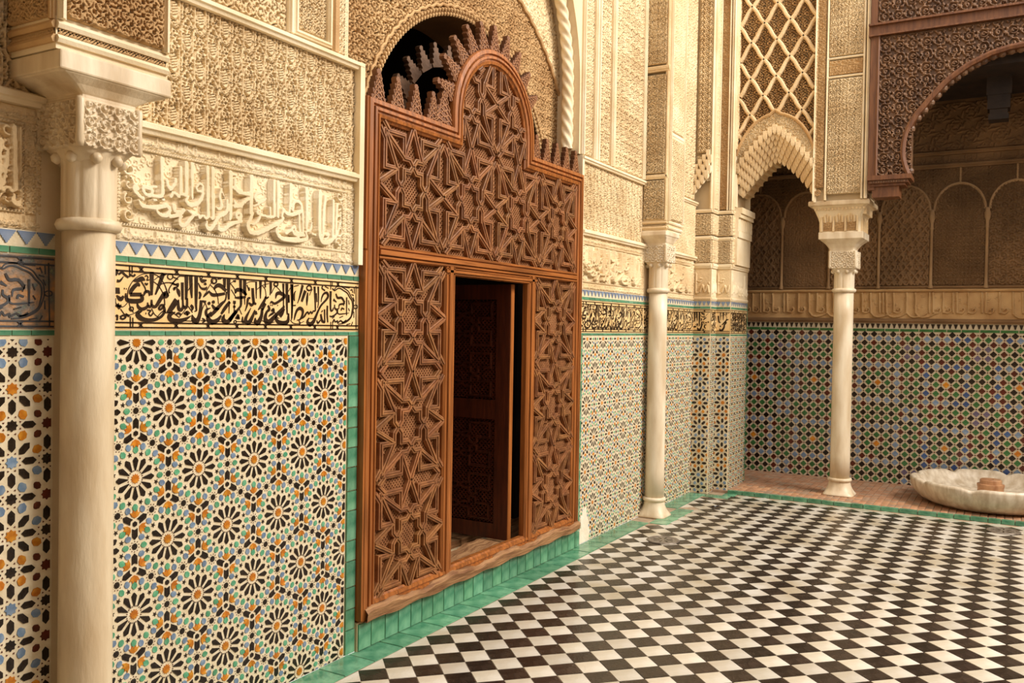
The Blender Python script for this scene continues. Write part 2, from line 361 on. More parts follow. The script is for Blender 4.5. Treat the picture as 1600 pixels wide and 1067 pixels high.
def pat_pierced(sz=.05, seed=1, res=.0018, wd=1.0):
    """foliage cut through a flat face: curved slots and drops"""
    w = h = sz*2; t = HT(w, h, res, .86); rg = random.Random(seed)
    for cx, cy, sg in ((sz*.5, sz*.5, 1), (sz*1.5, sz*.5, -1), (sz*.5, sz*1.5, -1), (sz*1.5, sz*1.5, 1)):
        a0 = rg.uniform(0, 6.28)
        for k in range(5):
            a = a0+k*2*PI/5+rg.uniform(-.15, .15); r = sz*rg.uniform(.36, .42)
            t.line([(cx+r*math.cos(a+q*sg), cy+r*(1-.25*q)*math.sin(a+q*sg)) for q in (0, .28, .56, .8)], (sz*.17*wd, sz*.07*wd), 0.0, 'pit')
        for k in range(3):
            a = a0+.5+k*2*PI/3; r = sz*.17
            t.line([(cx+r*math.cos(a), cy+r*math.sin(a)), (cx+r*.6*math.cos(a+.9), cy+r*.6*math.sin(a+.9))], (sz*.13*wd, sz*.06*wd), 0.0, 'pit')
        for k in range(4):
            a = PI/4+k*PI/2; r = sz*.60; t.seg((cx+r*math.cos(a), cy+r*math.sin(a)), (cx+r*1.08*math.cos(a+.12), cy+r*1.08*math.sin(a+.12)), sz*.15*wd, sz*.08*wd, 0, 'pit')
        t.line(spiral((cx, cy), sz*.47, .9, a0, sg, 12), sz*.06, 1.0, 'max', 1)
    return t
T_ARCH = pat_arch(); T_PIERCE = pat_pierced(.045, 61); T_PIERCE_L = pat_pierced(.062, 62, .0024); T_PIERCE_S = pat_pierced(.034, 63, .0015); T_SEB = pat_pierced(.060, 66, .0022, 1.4); T_PIERCE_W = pat_pierced(.060, 67, .0024, 1.25); T_SCROLL = pat_scroll(); T_SCROLL_S = pat_scroll(0.036, 0.0014, 8); T_SCROLL_L = pat_scroll(0.10, 0.003, 9)
T_FINE = pat_fine(); T_FINE_S = pat_fine(0.014, 6, 0.0012); T_TEXT = pat_text(); T_HATCH = pat_hatch(); T_VINE = pat_vine(); T_STAR = pat_star()
T_SEBKA = pat_scroll(.064, .003, 14, .9, 0.0)
T_DEEP = pat_scroll(0.044, 0.002, 12, .82, 0.0)
def relief(name, fr, u0, u1, v0, v1, res, hf, n0, d, mt, parent, mask=None, sm=True, holes=0, **kw):
    nu = max(2, int(round((u1-u0)/res[0] if hasattr(res, '__len__') else (u1-u0)/res))); nv = max(2, int(round((v1-v0)/res[1] if hasattr(res, '__len__') else (v1-v0)/res)))
    U, V = np.meshgrid(np.linspace(u0, u1, nu+1), np.linspace(v0, v1, nv+1))
    H = hf.sample(U-u0, V-v0) if isinstance(hf, HT) else hf(U, V)
    if mask is None or holes: H = H.copy()
    if mask is None: H[0, :] = H[-1, :] = 0; H[:, 0] = H[:, -1] = 0
    Z = n0+d*H
    P = fr.o[None, None]+U[..., None]*fr.U+V[..., None]*fr.V+Z[..., None]*fr.N
    I = np.arange((nu+1)*(nv+1)).reshape(nv+1, nu+1)
    Q = np.stack([I[:-1, :-1], I[:-1, 1:], I[1:, 1:], I[1:, :-1]], -1).reshape(-1, 4)
    if holes:
        Hc = (H[:-1, :-1]+H[1:, 1:]+H[1:, :-1]+H[:-1, 1:])/4; Hc[:2, :] = 1; Hc[-2:, :] = 1; Hc[:, :2] = 1; Hc[:, -2:] = 1; m0 = mask
        mask = (lambda U_, V_: Hc > holes) if m0 is None else (lambda U_, V_: (Hc > holes) & m0(U_, V_))
    if mask is not None:
        Uc = (U[:-1, :-1]+U[1:, 1:])/2; Vc = (V[:-1, :-1]+V[1:, 1:])/2
        Q = Q[mask(Uc, Vc).reshape(-1)]
        used = np.unique(Q); remap = np.full(P.shape[0]*P.shape[1], -1); remap[used] = np.arange(len(used)); Q = remap[Q]; P = P.reshape(-1, 3)[used]
    P = P.reshape(-1, 3)
    me = bpy.data.meshes.new(name); me.vertices.add(len(P)); me.vertices.foreach_set('co', P.astype(np.float32).ravel())
    me.loops.add(len(Q)*4); me.loops.foreach_set('vertex_index', Q.astype(np.int32).ravel())
    me.polygons.add(len(Q)); me.polygons.foreach_set('loop_start', np.arange(0, len(Q)*4, 4, dtype=np.int32))
    if sm: me.polygons.foreach_set('use_smooth', np.ones(len(Q), bool))
    me.materials.append(mt); me.update(calc_edges=True); me.validate()
    o = bpy.data.objects.new(name, me); link(o, parent); tag(o, **kw); return o
INK='2209,1837,13 2210,1802,11 2210,1748,6;2262,1834,12 2245,1793,10 2227,1751,4;2157,1779,4 2151,1787,9 2137,1780,11 2120,1760,11 2117,1748,7;2117,1747,10 2165,1749,10;2164,1749,8 2169,1732,11 2153,1724,12 2110,1724,12 2099,1738,7 2098,1751,3;2089,1740,6 2078,1728,11 2068,1734,9 2060,1742,3;2063,1770,12 2063,1748,15;2147,1716,3 2152,1702,8 2166,1694,9 2185,1699,9 2193,1709,6 2192,1720,3;2193,1709,7 2204,1703,7 2210,1715,3;2210,1731,5 2212,1709,8 2229,1706,9 2249,1733,11 2265,1755,11 2273,1764,4;2265,1758,8 2273,1745,10 2283,1751,8 2274,1767,4;2175,1744,3 2182,1759,8 2197,1761,7 2201,1745,3;2252,1712,6 2265,1711,6 2252,1695,6 2243,1699,6 2252,1712,6;2265,1708,7 2269,1689,8 2256,1669,8 2224,1655,9 2182,1654,11 2157,1664,14 2149,1678,12 2169,1686,2;2191,1691,4 2207,1689,4 2198,1679,4 2207,1669,4 2215,1678,4;2184,1678,5 2187,1678,5;2214,1679,4 2217,1679,4;2091,1768,4 2094,1768,4;2100,1767,4 2102,1767,4;2107,1722,2 2107,1760,2 2128,1798,2 2164,1824,2 2199,1831,2;2218,1829,2 2241,1821,2 2264,1797,2 2278,1770,3 2283,1745,3;2165,1797,3 2181,1774,3 2184,1758,3;2219,1800,2 2241,1785,2 2261,1758,2 2268,1733,3 2270,1711,3;2220,1806,2 2247,1824,2 2274,1830,3;2251,1792,3 2274,1799,3 2301,1799,3 2331,1789,3;2306,1825,3 2303,1817,3 2294,1813,3 2285,1816,3 2281,1823,3 2285,1831,3 2294,1834,3 2303,1832,3 2306,1825,3;2304,1824,3 2331,1815,3;2291,1759,3 2288,1773,3 2301,1793,3 2321,1814,3;2056,1731,2 2059,1710,2 2086,1700,2 2104,1714,2;2077,1692,2 2098,1671,2 2129,1675,2 2157,1691,2;2113,1714,2 2119,1696,2 2132,1680,2;2131,1694,3 2129,1688,3 2123,1686,3 2117,1688,3 2114,1693,3 2116,1698,3 2122,1701,3 2129,1699,3 2131,1694,3;2210,1698,2 2223,1677,2 2243,1663,2;2236,1666,2 2262,1689,3 2275,1683,3 2302,1684,3;2131,1798,4 2149,1802,11 2168,1808,13 2180,1802,2;2180,1817,3 2186,1822,3 2193,1815,3 2188,1804,3 2199,1806,3;2180,1793,4 2187,1786,4 2192,1793,4;2055,1834,7 2061,1829,7 2055,1815,7;2067,1819,6 2082,1827,6 2094,1818,6 2109,1810,6;2061,1795,8 2073,1795,6 2088,1812,2;2057,1665,5 2064,1668,5 2063,1650,5;2075,1663,5 2089,1669,5 2099,1663,5 2087,1655,5 2075,1660,5;2098,1674,6 2114,1666,6;2062,1710,11 2073,1692,5;2056,1702,3 2080,1703,8;2113,1853,3 2114,1811,3;2124,1854,3 2124,1825,3;2118,1666,3 2119,1624,3;2129,1661,3 2129,1626,3;2114,1821,5 2130,1816,5 2137,1823,5;2370,1833,12 2371,1783,10 2370,1737,7;2375,1743,6 2374,1711,8 2365,1705,9 2356,1714,4;2391,1834,12 2394,1784,10 2398,1744,4;2418,1832,12 2419,1770,11 2419,1715,7 2421,1695,5 2411,1692,2;2351,1804,9 2353,1736,7;2334,1736,3 2334,1704,10 2346,1695,10 2355,1708,7 2354,1736,5;2325,1735,16 2309,1712,17 2292,1692,13 2280,1685,4;2319,1686,3 2292,1673,13 2299,1656,13 2330,1652,12 2364,1658,10 2395,1673,2;2444,1737,9 2441,1693,11 2432,1664,13 2420,1651,17 2406,1660,14 2400,1678,2;2393,1716,7 2402,1706,9 2397,1692,3;2509,1783,4 2517,1795,10 2531,1802,12 2550,1797,12 2572,1780,9;2487,1772,5 2502,1761,10 2532,1763,9 2566,1769,8;2455,1750,3 2469,1764,8 2487,1776,5;2574,1777,4 2570,1744,5 2548,1725,10 2522,1701,12 2492,1674,8;2499,1721,5 2514,1706,10 2537,1704,4;2496,1691,4 2481,1673,12 2485,1656,16 2504,1649,15 2530,1659,12 2548,1678,5;2492,1707,2 2472,1699,8 2470,1682,9 2481,1667,5;2563,1832,11 2564,1795,8;2585,1832,13 2585,1793,11 2587,1745,6;2590,1736,4 2589,1687,2;2593,1736,9 2567,1708,11 2548,1684,7;2565,1682,3 2558,1663,14 2572,1650,15 2591,1657,13 2614,1682,12 2629,1697,12;2301,1796,3 2321,1814,3 2338,1828,3 2365,1829,3;2301,1799,5 2318,1794,5 2331,1798,5 2328,1786,5 2311,1780,5;2311,1781,7 2315,1772,7;2325,1780,3 2333,1767,11 2339,1747,3;2429,1806,2 2443,1786,5 2465,1784,8 2472,1793,2;2436,1822,2 2450,1815,11 2470,1819,4;2458,1801,5 2465,1807,5 2467,1799,5;2449,1830,3 2447,1826,3 2443,1824,3 2438,1826,3 2436,1829,3 2438,1833,3 2443,1835,3 2447,1834,3 2449,1830,3;2522,1819,5 2518,1812,5 2509,1808,5 2499,1811,5 2495,1818,5 2499,1826,5 2509,1829,5 2518,1827,5 2522,1819,5;2469,1773,2 2487,1800,2 2505,1821,2;2491,1800,2 2513,1783,2 2528,1754,2 2533,1725,2;2433,1771,4 2440,1760,8 2435,1742,5;2445,1687,2 2455,1711,2 2466,1723,2 2477,1700,2;2451,1734,5 2468,1730,9;2489,1726,4 2488,1723,4 2484,1722,4 2481,1723,4 2479,1725,4 2481,1728,4 2484,1730,4 2488,1729,4 2489,1726,4;2511,1732,4 2510,1729,4 2506,1728,4 2503,1729,4 2501,1732,4 2503,1735,4 2506,1736,4 2510,1735,4 2511,1732,4;2360,1682,3 2376,1684,13 2390,1684,2;2370,1691,3 2379,1674,5;2323,1676,6 2333,1683,6 2346,1676,6;2381,1711,2 2402,1686,2;2364,1653,2 2406,1652,2;2442,1655,2 2478,1654,2;2530,1653,2 2560,1652,2;2450,1665,3 2463,1655,7 2452,1647,3;2596,1814,2 2623,1828,2;2600,1787,2 2624,1758,2;2302,1690,2 2316,1679,2 2340,1665,2;2340,1668,2 2367,1697,2;2380,1774,2 2400,1804,2;2527,1828,5 2546,1831,5;2650,1830,10 2652,1779,9 2654,1728,8 2644,1711,7 2612,1680,11 2591,1657,14;2673,1833,12 2674,1780,11 2684,1767,7;2623,1772,4 2628,1786,11 2646,1788,11 2665,1782,10 2684,1767,6;2620,1754,4 2650,1755,9 2680,1760,6;2674,1757,4 2675,1726,2;2718,1799,10 2722,1759,10 2727,1736,9 2740,1731,6;2738,1828,7 2740,1754,2;2763,1831,11 2764,1755,3;2706,1756,5 2693,1752,8 2688,1724,6 2677,1698,2;2698,1735,5 2714,1725,9 2725,1736,6;2752,1706,4 2771,1726,10 2789,1750,9 2797,1770,3;2789,1762,5 2801,1759,7 2813,1765,3;2733,1705,4 2718,1674,11 2703,1653,14 2687,1650,14 2681,1667,11 2710,1713,2;2737,1700,7 2741,1685,10;2775,1715,9 2771,1680,12 2753,1651,17 2737,1654,14 2735,1671,3;2792,1736,12 2775,1703,7;2809,1727,6 2817,1710,10 2802,1698,8 2793,1675,13 2799,1658,17 2818,1654,17 2854,1682,13 2901,1718,10 2903,1730,4;2829,1702,6 2841,1711,9 2842,1696,8 2826,1687,7 2814,1678,3;2854,1758,2 2860,1779,10 2880,1784,11 2909,1772,12 2885,1753,9 2849,1736,8 2829,1744,6 2821,1734,2;2823,1830,10 2824,1795,8 2820,1771,2;2900,1828,9 2902,1778,5 2903,1724,4;2922,1829,12 2924,1731,8 2927,1689,5;2953,1828,13 2957,1732,8 2956,1672,4;2935,1695,5 2931,1659,13 2903,1650,14 2870,1656,13 2856,1673,9 2862,1682,2;2882,1679,12 2894,1694,13 2910,1714,4;2935,1779,5 2936,1743,8;2867,1823,5 2864,1817,5 2855,1814,5 2847,1816,5 2843,1822,5 2847,1828,5 2855,1831,5 2864,1829,5 2867,1823,5;2828,1780,2 2844,1805,2 2859,1811,2 2892,1786,2;2682,1817,2 2705,1826,2 2735,1827,2;2686,1811,3 2698,1789,3;2694,1793,10 2702,1794,10;2773,1813,2 2791,1796,2 2797,1765,2;2743,1794,2 2773,1813,2 2812,1823,2;2596,1812,2 2617,1791,2 2621,1772,2;2610,1824,5 2624,1822,5;2618,1733,3 2617,1694,3;2611,1735,9 2625,1734,9;2611,1716,6 2624,1716,6;2633,1683,6 2641,1675,10 2626,1669,7 2648,1667,6;2630,1652,3 2628,1648,3 2623,1647,3 2618,1648,3 2616,1652,3 2618,1656,3 2623,1658,3 2628,1656,3 2630,1652,3;2630,1654,2 2670,1653,2;2711,1652,2 2737,1650,2;2644,1709,2 2659,1684,2;2775,1660,2 2799,1652,2 2830,1651,2 2850,1655,2;2849,1699,2 2866,1676,2 2878,1671,2;2664,1675,3 2663,1656,8 2674,1650,6;2790,1831,5 2792,1805,5;2823,1728,4 2827,1728,4;2833,1728,4 2837,1728,4;2865,1729,4 2869,1729,4;2955,1825,9 2956,1774,6 2954,1664,3;3023,1827,10 3013,1795,9 3002,1764,5 2991,1742,2;3041,1802,12 3029,1776,11 3018,1751,9;3057,1794,4 3053,1763,9 3052,1733,2;3082,1816,5 3078,1808,5 3066,1804,5 3055,1807,5 3050,1815,5 3055,1823,5 3066,1827,5 3077,1824,5 3082,1816,5;3102,1824,9 3107,1765,7 3110,1709,5;3127,1825,7 3130,1752,4 3124,1724,2;3115,1794,4 3120,1752,4;2971,1665,3 2977,1687,7 2988,1709,9 3007,1720,11 3025,1710,11 3023,1688,8 3008,1668,6 2989,1665,2;3016,1671,3 3035,1682,7 3050,1699,6 3060,1705,4;3060,1705,5 3066,1694,5 3078,1706,5 3086,1697,5 3096,1709,5 3108,1708,5;3067,1677,3 3057,1658,11 3075,1646,15 3099,1661,13 3123,1701,8 3147,1736,7 3183,1765,8 3196,1783,9 3187,1798,9 3166,1793,7 3152,1773,5 3148,1753,2;3214,1807,10 3213,1761,8 3216,1715,7 3231,1718,6 3233,1729,2;3192,1737,7 3191,1697,7 3196,1657,5;3172,1719,6 3175,1659,5;3147,1696,7 3156,1665,10 3177,1656,5;3119,1667,3 3128,1653,7 3144,1667,4;3151,1706,4 3160,1713,4;3243,1744,4 3244,1727,6 3261,1716,7 3257,1701,6 3227,1686,6 3208,1688,3;3265,1727,5 3268,1701,4 3300,1700,4 3349,1706,2;3251,1797,5 3264,1777,8 3294,1778,8 3313,1752,7 3278,1745,6 3274,1722,2;3291,1716,5 3295,1728,5 3313,1723,5;3330,1782,6 3331,1694,4;3234,1768,9 3256,1756,3;3225,1821,4 3242,1811,4 3259,1820,4 3280,1824,4 3307,1814,4 3334,1803,4 3352,1783,4 3370,1766,4 3375,1739,4 3371,1715,4 3363,1688,4 3332,1667,4 3297,1658,4;3238,1813,3 3254,1829,3 3285,1833,3 3311,1825,3 3342,1812,3 3361,1789,3 3379,1769,3 3383,1742,3 3382,1725,3 3372,1695,3 3354,1673,3 3315,1655,3 3271,1650,3;3232,1657,5 3240,1672,5 3249,1660,5 3266,1666,5 3266,1655,5 3288,1667,5 3306,1658,5 3328,1670,5;3412,1737,3 3408,1731,3 3398,1728,3 3389,1730,3 3384,1737,3 3388,1743,3 3398,1746,3 3408,1744,3 3412,1737,3;3311,1831,3 3351,1829,3;3367,1825,3 3376,1806,3;3385,1832,3 3387,1802,3;3379,1784,3 3388,1764,3;3385,1713,3 3386,1683,3;3377,1662,3 3368,1645,3;3332,1648,3 3359,1653,3;3356,1819,3 3369,1819,3;3365,1798,3 3383,1793,3;3244,1686,3 3227,1677,3;3279,1681,3 3305,1689,3;3308,1740,3 3317,1764,3;3343,1768,3 3350,1747,3;3344,1729,3 3353,1715,3;3398,1841,3 3403,1626,3;3213,1851,3 3214,1815,3;3224,1852,3 3224,1830,3;3217,1660,3 3218,1622,3;3230,1663,3 3231,1625,3;3069,1781,2 3077,1798,2 3088,1810,2;2947,1664,2 2966,1651,2 3001,1649,2 3035,1660,2;3002,1660,4 3010,1651,4 3001,1643,4;3063,1674,2 3099,1675,2 3115,1684,2;2944,1811,2 2933,1794,2;2967,1818,3 2997,1825,3;2979,1798,2 2971,1788,5 2968,1766,7 2972,1752,3;3157,1830,5 3153,1818,5 3174,1808,5;3174,1828,3 3199,1820,3;2937,1778,3 2936,1746,6;2961,1731,4 2980,1732,4'
CARVED='2238,2268,14 2239,2201,13 2242,2135,13 2226,2127,8;2133,2140,12 2122,2151,12 2118,2134,12 2140,2115,12 2157,2106,12;2156,2151,12 2178,2150,12 2195,2142,12 2187,2122,12 2165,2126,12 2154,2143,12;2178,2150,8 2213,2159,8;2191,2124,10 2226,2123,11 2244,2137,11;2261,2189,12 2266,2171,12 2280,2161,12 2298,2183,12 2302,2199,12;2280,2131,11 2294,2148,11 2317,2136,12;2138,2097,8 2153,2080,13 2183,2078,13 2213,2080,13 2240,2087,13 2262,2094,13 2276,2077,13 2258,2055,13 2227,2059,11 2218,2070,9;2294,2098,13 2299,2079,13 2322,2075,13 2341,2085,13;2276,2054,11 2313,2062,11 2336,2076,11;2202,2107,8 2213,2108,8;2244,2114,9 2249,2115,9;2326,2247,13 2327,2148,12;2352,2272,14 2353,2155,13 2340,2146,8;2380,2273,14 2381,2138,9;2327,2145,9 2355,2152,9;2416,2202,9 2401,2183,9 2412,2169,9 2432,2177,9 2433,2195,9 2416,2202,9;2433,2185,11 2430,2148,13 2404,2119,14 2373,2110,14 2353,2124,12 2364,2143,7;2456,2271,14 2459,2185,13 2462,2076,12;2482,2272,15 2484,2188,14 2487,2079,12 2476,2070,7;2391,2071,9 2369,2051,13 2352,2031,13 2331,2025,13 2322,2046,12 2335,2061,6;2365,2086,9 2378,2080,9 2395,2072,9 2413,2077,9 2418,2064,9 2435,2076,9 2449,2067,9 2462,2072,9;2528,2196,8 2520,2164,11 2531,2128,12 2517,2112,11 2503,2118,7;2528,2196,7 2545,2160,4;2559,2154,9 2557,2106,13 2517,2082,14 2495,2050,14 2472,2026,15 2454,2035,13 2456,2053,7;2576,2269,17 2578,2183,15 2579,2090,12 2572,2072,5;2581,2268,8 2605,2264,8;2601,2246,9 2601,2220,13 2616,2203,14 2636,2202,14;2597,2156,8 2612,2139,13 2637,2138,13;2631,2100,8 2628,2092,8 2619,2088,8 2610,2090,8 2606,2097,8 2609,2104,8 2618,2108,8 2627,2106,8 2631,2100,8;2638,2076,11 2579,2056,13 2542,2030,14 2518,2031,13 2518,2049,7;2693,2271,17 2692,2174,16 2690,2116,14;2596,2210,13 2624,2196,13 2656,2194,13 2684,2198,14;2598,2133,12 2625,2137,12 2652,2158,12 2675,2175,12;2640,2097,8 2636,2088,8 2625,2083,8 2614,2085,8 2609,2093,8 2613,2102,8 2624,2107,8 2635,2105,8 2640,2097,8;2700,2117,12 2686,2087,14 2675,2064,15 2687,2037,16 2720,2033,15 2763,2048,15 2812,2072,15 2867,2100,13 2882,2117,10;2751,2211,7 2727,2207,12 2713,2187,12 2727,2171,12 2761,2179,11 2776,2189,7;2761,2176,9 2709,2147,6;2744,2126,9 2741,2121,9 2734,2118,9 2728,2119,9 2725,2124,9 2728,2129,9 2734,2132,9 2741,2131,9 2744,2126,9;2747,2119,10 2733,2092,11 2710,2072,10 2691,2070,5;2748,2114,9 2772,2115,9 2787,2113,10 2821,2115,10;2824,2273,13 2825,2192,13 2826,2121,13;2847,2272,13 2849,2120,13;2801,2152,10 2802,2115,10;2927,2269,16 2925,2205,14 2918,2151,10;2932,2251,9 2945,2257,9;2882,2154,13 2908,2139,13 2950,2142,13 2987,2159,13;2939,2161,12 2949,2197,12 2975,2204,12;2882,2154,10 2872,2123,10;2852,2076,10 2843,2053,14 2868,2029,16 2915,2026,16 2979,2032,16;2899,2051,11 2930,2069,11 2951,2087,11 2962,2065,11 2978,2059,11;2932,2138,12 2961,2145,12 2991,2159,12 2995,2188,12 2975,2203,12 2950,2200,12 2936,2177,12;3027,2267,17 3030,2207,15 3030,2085,13;2981,2137,11 2988,2066,11 3013,2054,11 2963,2050,11 2943,2062,11 2933,2082,7;3001,2167,10 3008,2061,10;2905,2016,14 2934,2022,14 2983,2027,14 3034,2039,13 3023,2070,9;3051,2184,5 3044,2148,9 3035,2100,7;3063,2117,6 3056,2084,11 3033,2074,9;3069,2067,10 3090,2062,10;3118,2262,19 3116,2200,17 3116,2090,16 3127,2047,16 3149,2031,16 3192,2042,16 3224,2068,11;3155,2249,15 3146,2185,14 3142,2111,13 3140,2056,11;3164,2069,9 3180,2078,9 3175,2059,9 3154,2046,9;3210,2238,13 3211,2156,13 3208,2066,13;3238,2223,12 3233,2159,12 3232,2076,12;3256,2139,7 3246,2089,10 3224,2060,10'
# ------------------------------------------------------------------ setting: floor, courtyard shell
def S(name, mb, mats, parent=None, **kw): return ob(name, mb, mats, parent, kind='structure', **kw)
XA = 8.83        # arcade front
XB = 10.28       # gallery back wall
def depth_of(x, y, z): return (Vector((x, y, z))-cam.matrix_world.translation).dot(fwd)
def in_view(x, y, z, pad=0.02):
    d = Vector((x, y, z))-cam.matrix_world.translation; f = d.dot(fwd)
    if f < 0.2: return False
    a = d.dot(right)/f*1372.145/800; b = d.dot(up)/f*1372.145/533.5
    return abs(a) < 1+pad and abs(b) < 1+pad

floor = S('floor', MB().wbox(-2.2, XA-0.03, -3.2, YW, -0.12, -0.004), M['grout_floor'])
fl = FLAT(0)
Dg = 0.1843; X0, Y0 = 3.4335, 2.600
h = Dg/2-0.0016
dia = [(h, 0), (0, h), (-h, 0), (0, -h)]
tb = MB().prism(fl, dia, -0.004, 0.0, 0, 0.02).mesh('floor_tile', [M['fblack']]); tw = MB().prism(fl, dia, -0.004, 0.0, 0, 0.02).mesh('floor_tile', [M['fwhite']])
tiles = []
for mrow in range(0, 62):
    y = Y0-Dg/2*mrow
    for k in range(-30, 60):
        x = X0+Dg*k+(Dg/2 if mrow % 2 else 0)
        if -2.1 < x < XA-0.06 and -3.1 < y: tiles.append((x, y, mrow % 2))
def ok_tile(x, y):
    if y > 2.71-h: return False
    if 7.06-h < x < 7.78+h and y > 2.53-h*.2: return False
    if x > 8.5 and y > 2.42: return False
    return True
tiles = [t for t in tiles if ok_tile(t[0], t[1])]
tiles.sort(key=lambda t: (not in_view(t[0], t[1], 0, 0.06), depth_of(t[0], t[1], 0)))
rt = random.Random(5); rest = MB()
for i, (x, y, wht) in enumerate(tiles):
    dz = rt.uniform(-0.0012, 0.0012); a = rt.uniform(-0.012, 0.012)
    if i < 300: inst('floor_tile', tw if wht else tb, fl.mat(x, y, a, dz), floor)
    else:
        ca, sa = math.cos(a), math.sin(a)
        rest.prism(fl, [(x+p*ca-q*sa, y+p*sa+q*ca) for p, q in dia], -0.004, dz, 1 if wht else 0, 0.02)
halves = MB()
for k in range(-20, 34):      # cut ivory triangles along the green border
    x = X0+Dg*(k+0.5)
    if 0 < x < 8.5 and not 7.0 < x < 7.85: halves.prism(fl, [(x-h, 2.688), (x, 2.69-Dg/2), (x+h, 2.688)], -0.004, 0, 0, 0.02)
ob('cut_floor_tiles', halves, M['fwhite'], floor, kind='stuff')
ob('far_floor_tiles', rest, [M['fblack'], M['fwhite']], floor, kind='stuff')

def strip_tiles(name, fr, parent, u0, u1, v0, v1, length, hgt=0.006, mt='border', gap=0.004, seed=1, vertical=False, jit=0.25):
    """a run of glazed tiles, each its own object"""
    rg = random.Random(seed); a, b = (v0, v1) if vertical else (u0, u1); p = a
    while p < b-0.012:
        l = min(length*rg.uniform(1-jit, 1+jit), b-p)
        if b-p-l < length*0.3: l = b-p
        w2, h2 = ((u1-u0), l) if vertical else (l, (v1-v0))
        key = (round(w2, 3), round(h2, 3), mt, hgt)
        if key not in strip_tiles.cache:
            strip_tiles.cache[key] = MB().prism(FLAT(0), [(-w2/2+gap/2, -h2/2+gap/2), (w2/2-gap/2, -h2/2+gap/2), (w2/2-gap/2, h2/2-gap/2), (-w2/2+gap/2, h2/2-gap/2)], -0.003, hgt, 0, 0.03).mesh(name, [M[mt]])
        cu, cv = ((u0+u1)/2, p+l/2) if vertical else (p+l/2, (v0+v1)/2)
        inst(name, strip_tiles.cache[key], fr.mat(cu, cv, rg.uniform(-.004, .004), rg.uniform(-.0008, .0008)), parent)
        p += l
strip_tiles.cache = {}
strip_tiles('border_tile', fl, floor, 1.2, 7.06, 2.695, 2.865, 0.19, 0.002, seed=3)
strip_tiles('border_tile', fl, floor, 7.78, 8.62, 2.695, 2.865, 0.19, 0.002, seed=4)
strip_tiles('border_tile', fl, floor, 7.06, 7.78, 2.535, 2.695, 0.15, 0.002, seed=5)
strip_tiles('border_tile', fl, floor, 8.50, 8.645, 2.44, 2.69, 0.12, 0.002, seed=6, vertical=True)
strip_tiles('border_tile', fl, floor, 8.65, 8.81, 2.42, 2.54, 0.1, 0.002, seed=7)
# gallery floor, one step up behind a green kerb
gfloor = S('floor_gallery', MB().wbox(XA-0.03, XB+0.1, -3.2, 3.0, -0.12, 0.024), M['terra_b'])
strip_tiles('kerb_tile', FLAT(.002), gfloor, XA-0.055, XA+0.01, -0.9, 2.52, .13, .031, seed=8, vertical=True)
tt = MB(); rg = random.Random(8); lst = []
for i in range(0, 22):
    for j in range(0, 60):
        x = XA+0.02+i*0.064; yy = 2.95-j*0.064
        if x+0.06 > XB or yy < -0.6: continue
        lst.append((x+.029, yy-.029))
lst.sort(key=lambda t: (not in_view(t[0], t[1], .03), t[0]))
gm = [MB().prism(FLAT(0), [(-.029, -.029), (.029, -.029), (.029, .029), (-.029, .029)], -.008, 0, 0, .04).mesh('terracotta_tile', [M[k]]) for k in ('terra', 'terra_b')]
for i, (x, yy) in enumerate(lst):
    q = 0 if rg.random() < .72 else 1; z = .030+rg.uniform(-.001, .001)
    if i < 300: inst('terracotta_tile', gm[q], FLAT(0).mat(x, yy, rg.uniform(-.03, .03), z), gfloor)
    else: tt.box(FLAT(0), x-.029, x+.029, yy-.029, yy+.029, .02, z, q)
ob('gallery_floor_tiles', tt, [M['terra'], M['terra_b']], gfloor, kind='stuff')

# ------------------------------------------------------------------ left wall core (door hole, arched recess above it)
DC = 4.675                                     # door axis
wl = MB()
YB = YW+.085
wl.wbox(-2.2, 3.428, YW, YW+0.45, 0, 1.945); wl.wbox(5.93, 8.65, YW, YW+0.45, 0, 1.945); wl.wbox(-2.2, 3.428, YB, YW+0.45, 1.945, 2.95); wl.wbox(5.93, 8.65, YB, YW+0.45, 1.945, 2.95); wl.wbox(3.428, 5.93, YW-0.02, YW+0.45, 0, 0.145)
wl.wbox(-2.2, 3.30, YB, YW+0.30, 2.95, 7.0); wl.wbox(5.95, 8.65, YB, YW+0.30, 2.95, 7.0)
wl.wbox(1.76, 2.05, YW, YB, 1.945, 7); wl.wbox(7.2, 7.6, YW, YB, 1.945, 7)
ac, ah, asp = 4.625, 1.30, 3.45
arcp = [(ac-ah, 2.95)]+[(ac-ah*math.cos(t), asp+ah*math.sin(t)) for t in np.linspace(0, PI, 49)]+[(ac+ah, 2.95)]
for i in range(len(arcp)-1):
    (xa, za), (xb, zb) = arcp[i], arcp[i+1]
    if abs(xa-xb) > 1e-4: wl.add([(xa, YW, za), (xb, YW, zb), (xb, YW, 7.0), (xa, YW, 7.0)], [(0, 1, 2, 3)])
    wl.add([(xa, YW, za), (xb, YW, zb), (xb, YW+0.32, zb), (xa, YW+0.32, za)], [(3, 2, 1, 0)])
wl.add([(3.30, YW, 2.95), (ac-ah, YW, 2.95), (ac-ah, YW, 7), (3.30, YW, 7)], [(0, 1, 2, 3)])
wl.add([(ac+ah, YW, 2.95), (5.95, YW, 2.95), (5.95, YW, 7), (ac+ah, YW, 7)], [(0, 1, 2, 3)])
wall_left = S('wall_left', wl, M['plain'])
WP = dict(parent=wall_left)

